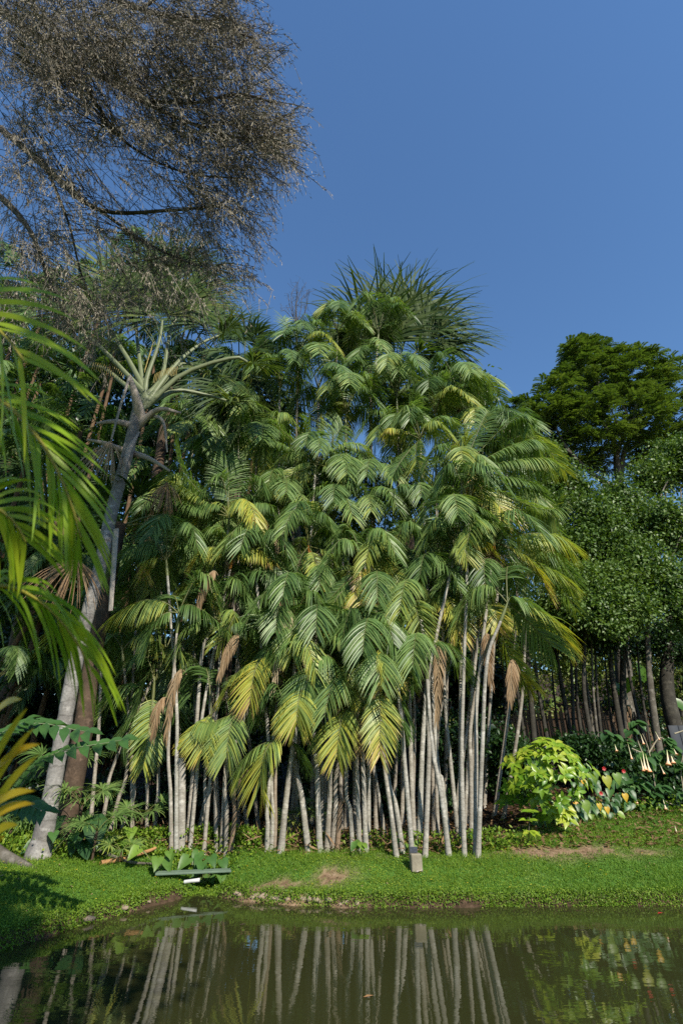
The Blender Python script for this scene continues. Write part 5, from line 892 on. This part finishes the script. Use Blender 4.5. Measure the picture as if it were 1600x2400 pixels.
# ------------------------------------------------------------------ marker post, plank, pipe, fallen wood, stones
def marker():
    B = G(*Pg(975, 2040, 7.8, 10)[:2]); d = tdepth(B); s = d / FPX; root = thing('marker_post', 'short square concrete post with a small dark plaque before the palms', 'post', B)
    g = Geo(); box(g, B + [0, 0, 14 * s], 26 * s, 24 * s, 36 * s, rotz(.12), bev=.012); obj('post', g.mesh('post', M['concrete'], B, False), root)
    g = Geo(); box(g, B + [-.02, .02, 39 * s], 18 * s, 3 * s, 12 * s, rotz(.05), bev=.002); pl = obj('plaque', g.mesh('plaque', M['plaque'], B, False), root)
    g = Geo()
    for i, (x, z, wd) in enumerate(((-.03, 42, .05), (.01, 39, .07), (-.02, 36, .05))): box(g, B + [-.02 + x, .02 - 1.7 * s, z * s], wd, .002, .006)
    obj('faded_print', g.mesh('faded_print', M['grey'], B, False), root)
marker()
def plank():
    a, b = Pg(362, 2058, 7, 11), Pg(540, 2050, 7, 11); a[2] += .05; b[2] += .05; d = b - a; c = (a + b) / 2; ang = math.atan2(d[1], d[0]); o_ = Geo(); box(o_, (0, 0, 0), np.linalg.norm(d), .12, .025, None, bev=.005)
    me = o_.mesh('footbridge_plank', M['plank'], smooth=False); o = obj('footbridge_plank', me, None, c); o.rotation_euler = (R(8), -math.asin(d[2] / np.linalg.norm(d)), ang); tag(o, 'pale green flat plank laid across the small drain inlet', 'plank')
    p, q = P(432, 2068, c[1] - .08), P(468, 2063, c[1] - .10); g = Geo(); tube(g, [p, (p + q) / 2, q], .024, 10, cap=True); o = obj('drain_pipe', g.mesh('drain_pipe', M['pipe'], p), None, p); tag(o, 'white plastic pipe under the green plank', 'pipe')
plank()
g = Geo(); pts = [Pg(x, y, 7, 11) + [0, 0, z] for x, y, z in ((235, 2030, .03), (290, 2022, .05), (345, 2014, .1), (362, 2010, .12))]; tube(g, curve(pts, 12), np.linspace(.035, .02, 12), 7); O = pts[0]; o = obj('fallen_branch', g.mesh('fallen_branch', M['wood'], O), None, O); tag(o, 'orange-brown fallen branch lying on the turf edge', 'branch')
g = Geo(); pts = [Pg(x, y, 7, 11) + [0, 0, .05] for x, y in ((230, 2005), (300, 2030), (360, 2035))]; tube(g, curve(pts, 10), np.linspace(.03, .012, 10), 6); O = pts[0]; o = obj('fallen_branch', g.mesh('fallen_branch', M['bark'], O), None, O); tag(o, 'thin grey fallen branch crossing under the orange-brown one', 'branch')
g = Geo(); pts = [Pg(x, y, 7, 11) + [0, 0, .04] for x, y in ((975, 2052), (991, 2048))]; tube(g, curve(pts, 5), [.01, .013, .012, .01, .006], 5); O = pts[0]; o = obj('stick', g.mesh('stick', M['boot'], O), None, O); tag(o, 'small pale stick on the grass below the marker post', 'stick')
def rock(seed, r):
    bm_ = __import__('bmesh'); bm = bm_.new(); bm_.ops.create_icosphere(bm, subdivisions=2, radius=1); rg = np.random.default_rng(seed); V = np.array([v.co[:] for v in bm.verts]); bm.verts.index_update(); T = [[v.index for v in f.verts] for f in bm.faces]; bm.free()
    V = V * (1 + .22 * np.sin(V @ rg.normal(0, 2.2, 3) + 1)[:, None] + .12 * np.sin(V @ rg.normal(0, 4, 3))[:, None]) * [1, .8, .6]; return Geo().add(V * r, None, T).mesh('bank_stone', M['stone'])
RK = [rock(i, 1.0) for i in range(4)]
rg = np.random.default_rng(4)
for i in range(26):
    px = 560 + i * 13 + rg.normal(0, 4) if i < 22 else [395, 370, 340, 300][i - 22]; 
    x = (px - 800) / FPX * 7.0; ys = np.linspace(6, 9.3, 331); dd = dshore(np.full(331, x), ys); ok = np.where((dd[:-1] < 0) & (dd[1:] >= 0))[0]
    if len(ok) == 0: continue
    y = ys[ok[-1]] + .05; s = rg.uniform(.03, .065); o = obj('bank_stone', RK[i % 4], None, (x, y, .03 + rg.uniform(0, .03))); o.scale = (s * 1.3, s, s); o.rotation_euler = (0, 0, rg.random() * 6)
    tag(o, f"rounded tan stone at the water's edge, {ORD[i]} along from the plank", 'stone', "stones along the water's edge")
for (px, py, lab, m_) in ((1540, 2143, 'small orange-red leaf floating on the pond', 'red'), (850, 2340, 'brown leaf floating on the murky pond', 'wood'), (560, 2170, 'tiny dark leaf floating near the inlet', 'browntrunk')):
    d = ray(px, py); p = CAM + d * (-1.6 / d[2]) + [0, 0, .004]; g = Geo(); leaves(g, np.array([[0, 0, 0.]]), np.array([[1., .3, .05]]), np.array([[0, 0, 1.]]), .09, .02); o = obj('floating_leaf', g.mesh('floating_leaf', M[m_]), None, p); tag(o, lab, 'leaf')
# ------------------------------------------------------------------ turf, ground cover, litter
def turf():
    rg = np.random.default_rng(91)
    def pts(x0, x1, y0, y1, dens):
        n = int((x1 - x0) * (y1 - y0) * dens); return rg.uniform(x0, x1, n), rg.uniform(y0, y1, n)
    X, Y = map(np.concatenate, zip(pts(-7.5, 9, 8.0, 10.3, 4200), pts(2.2, 9, 10.3, 12.2, 3000), pts(-6.2, -1.8, 5.2, 8.1, 4300)))
    d = dshore(X, Y); keep = (d > .0) & (litter(X, Y) < rg.random(len(X)) * .8) & (bare(X, Y) < rg.random(len(X)) * .9 + .05); keep &= np.abs(X) < Y * .78 + .6; X, Y, d = X[keep], Y[keep], d[keep]
    Z = ground(X, Y); n = len(X); pos = np.stack([X, Y, Z + rg.uniform(0, .022, n)], -1); nr_ = nrm(rg.normal(0, .55, (n, 3)) + [0, -.15, 1]); dr = rdir(n, rg) * [1, 1, .5]
    rn = np.clip(.5 + .38 * vnoise(X * .9, Y * 1.6) + .22 * vnoise(X * 4, Y * 4) + rg.normal(0, .16, n), 0, 1); g = Geo(); leaves(g, pos, dr, nr_, rg.uniform(.013, .029, n), rg.uniform(.0045, .009, n), rg, rnd=rn); o = obj('grass', g.mesh('grass', M['cover'])); o['kind'] = 'stuff'; o['age'] = .38
    # grass blades
    m = rg.random(n) < .3; p = pos[m]; k = len(p); tall = .04 + .05 * sstep(.2, .8, vnoise(p[:, 0] * 1.1 + 7, p[:, 1] * 1.5) + .3) + .07 * np.exp(-((p[:, 0] - 2.4) / .7) ** 2 - ((p[:, 1] - 9.0) / .25) ** 2); g = Geo(); leaves(g, p, nrm(rg.normal(0, .45, (k, 3)) + [0, 0, 1.]), rg.normal(0, 1, (k, 3)), tall * rg.uniform(.6, 1.3, k), .003, rg, rnd=np.clip(.35 + .3 * rg.random(k), 0, 1)); o = obj('grass_blades', g.mesh('grass_blades', M['cover'])); o['kind'] = 'stuff'; o['age'] = .28
    # fringe hanging over the edge
    m = d < .16; p = pos[m]; p = np.repeat(p, 3, 0) + rg.normal(0, .03, (m.sum() * 3, 3)) - [0, .03, .02]; k = len(p); p[:, 2] = np.maximum(p[:, 2], .015); g = Geo(); leaves(g, p, nrm(rg.normal(0, .5, (k, 3)) + [0, -.5, -.2]), nrm(rg.normal(0, .5, (k, 3)) + [0, -.6, .6]), .026, .008, rg, rnd=np.clip(.45 + .25 * rg.normal(0, 1, k), 0, 1)); o = obj('bank_fringe_grass', g.mesh('bank_fringe_grass', M['cover'])); o['kind'] = 'stuff'; o['age'] = .36
    # taller weeds by the trunks' feet and behind the plank
    W_ = [(-3.2, 9.85, .8, .25, 4200), (-2.0, 10.0, .6, .25, 2600), (.6, 9.75, 1.6, .12, 1800), (2.3, 9.7, .5, .2, 900), (-1.3, 9.75, .5, .15, 900), (-5.2, 9.7, .8, .35, 2500), (-4.6, 8.9, .5, .2, 900), (5.4, 11.2, 1.6, .2, 700)]
    W2 = [(-2.25, 9.3, .55, .14, 1500), (-3.2, 9.3, .5, .1, 700)]
    g = Geo()
    for (cx, cy_, sx, sy, k) in W2:
        x = rg.normal(cx, sx * .6, k); y = rg.normal(cy_, sy * .7, k); leaves(g, np.stack([x, y, ground(x, y) + rg.random(k) * .09], -1), rdir(k, rg), nrm(rg.normal(0, .5, (k, 3)) + [0, -.3, 1]), rg.uniform(.03, .06, k), rg.uniform(.01, .02, k), rg)
    for (cx, cy_, sx, sy, k) in W_:
        x = rg.normal(cx, sx * .6, k); y = rg.normal(cy_, sy * .7, k); z = ground(x, y) + rg.random(k) ** 1.5 * .26; leaves(g, np.stack([x, y, z], -1), rdir(k, rg), nrm(rg.normal(0, .5, (k, 3)) + [0, -.3, 1]), rg.uniform(.035, .08, k), rg.uniform(.012, .026, k), rg)
    o = obj('ground_cover', g.mesh('ground_cover', M['cover'])); o['kind'] = 'stuff'; o['age'] = .35
    g = Geo(); x, y = rg.uniform(-6.5, 7, 16000), rg.uniform(9.5, 14, 16000); k = len(x); leaves(g, np.stack([x, y, ground(x, y) + rg.random(k) * .04], -1), rdir(k, rg) * [1, 1, .3], nrm(rg.normal(0, .4, (k, 3)) + [0, 0, 1]), rg.uniform(.05, .13, k), rg.uniform(.012, .03, k), rg); o = obj('leaf_litter', g.mesh('leaf_litter', M['dead'])); o['kind'] = 'stuff'; o['age'] = -.15
    g = Geo(); x, y = rg.uniform(-6, 8, 800), rg.uniform(5.5, 11.0, 800); m = (dshore(x, y) > .06) & (vnoise(x * 2 + 3, y * 2) > -.25); x, y = x[m], y[m]; k = len(x)
    leaves(g, np.stack([x, y, ground(x, y) + .04], -1), rdir(k, rg) * [1, 1, .3], nrm(rg.normal(0, .5, (k, 3)) + [0, 0, 1]), rg.uniform(.02, .06, k), rg.uniform(.005, .012, k), rg); o = obj('fallen_leaves', g.mesh('fallen_leaves', M['dead'])); o['kind'] = 'stuff'; o['age'] = .2
    # dry sheaths and strips heaped round the stems' feet
    g = Geo(); cx = np.concatenate([rg.normal(c, .28, 150) for c in (-2.9, -2.3, -1.2, -.8, -.3, .15, .9, 1.3, 1.9)]); k = len(cx); yy = rg.normal(9.85, .16, k); leaves(g, np.stack([cx, yy, ground(cx, yy) + rg.random(k) * .1], -1), nrm(rg.normal(0, 1, (k, 3)) * [1, .6, .45] + [0, 0, .15]), rg.normal(0, 1, (k, 3)), rg.uniform(.12, .42, k), rg.uniform(.006, .018, k), rg); o = obj('dry_sheath_litter', g.mesh('dry_sheath_litter', M['dead'])); o['kind'] = 'stuff'; o['age'] = .1
    # tiny yellow flowers
    g = Geo(); x, y = rg.uniform(-6, 8, 420), rg.uniform(5.5, 10.3, 420); m = (dshore(x, y) > .1) & (litter(x, y) < .5); x, y = x[m], y[m]; k = len(x)
    for s in range(3): leaves(g, np.stack([x, y, ground(x, y) + .045], -1), nrm(np.stack([np.cos(s * 2.1 + x), np.sin(s * 2.1 + x), 0 * x + .1], -1)), np.tile([0, -.3, 1.], (k, 1)), .013, .006, rg)
    o = obj('wildflowers', g.mesh('wildflowers', M['yellow'])); o['kind'] = 'stuff'
turf()
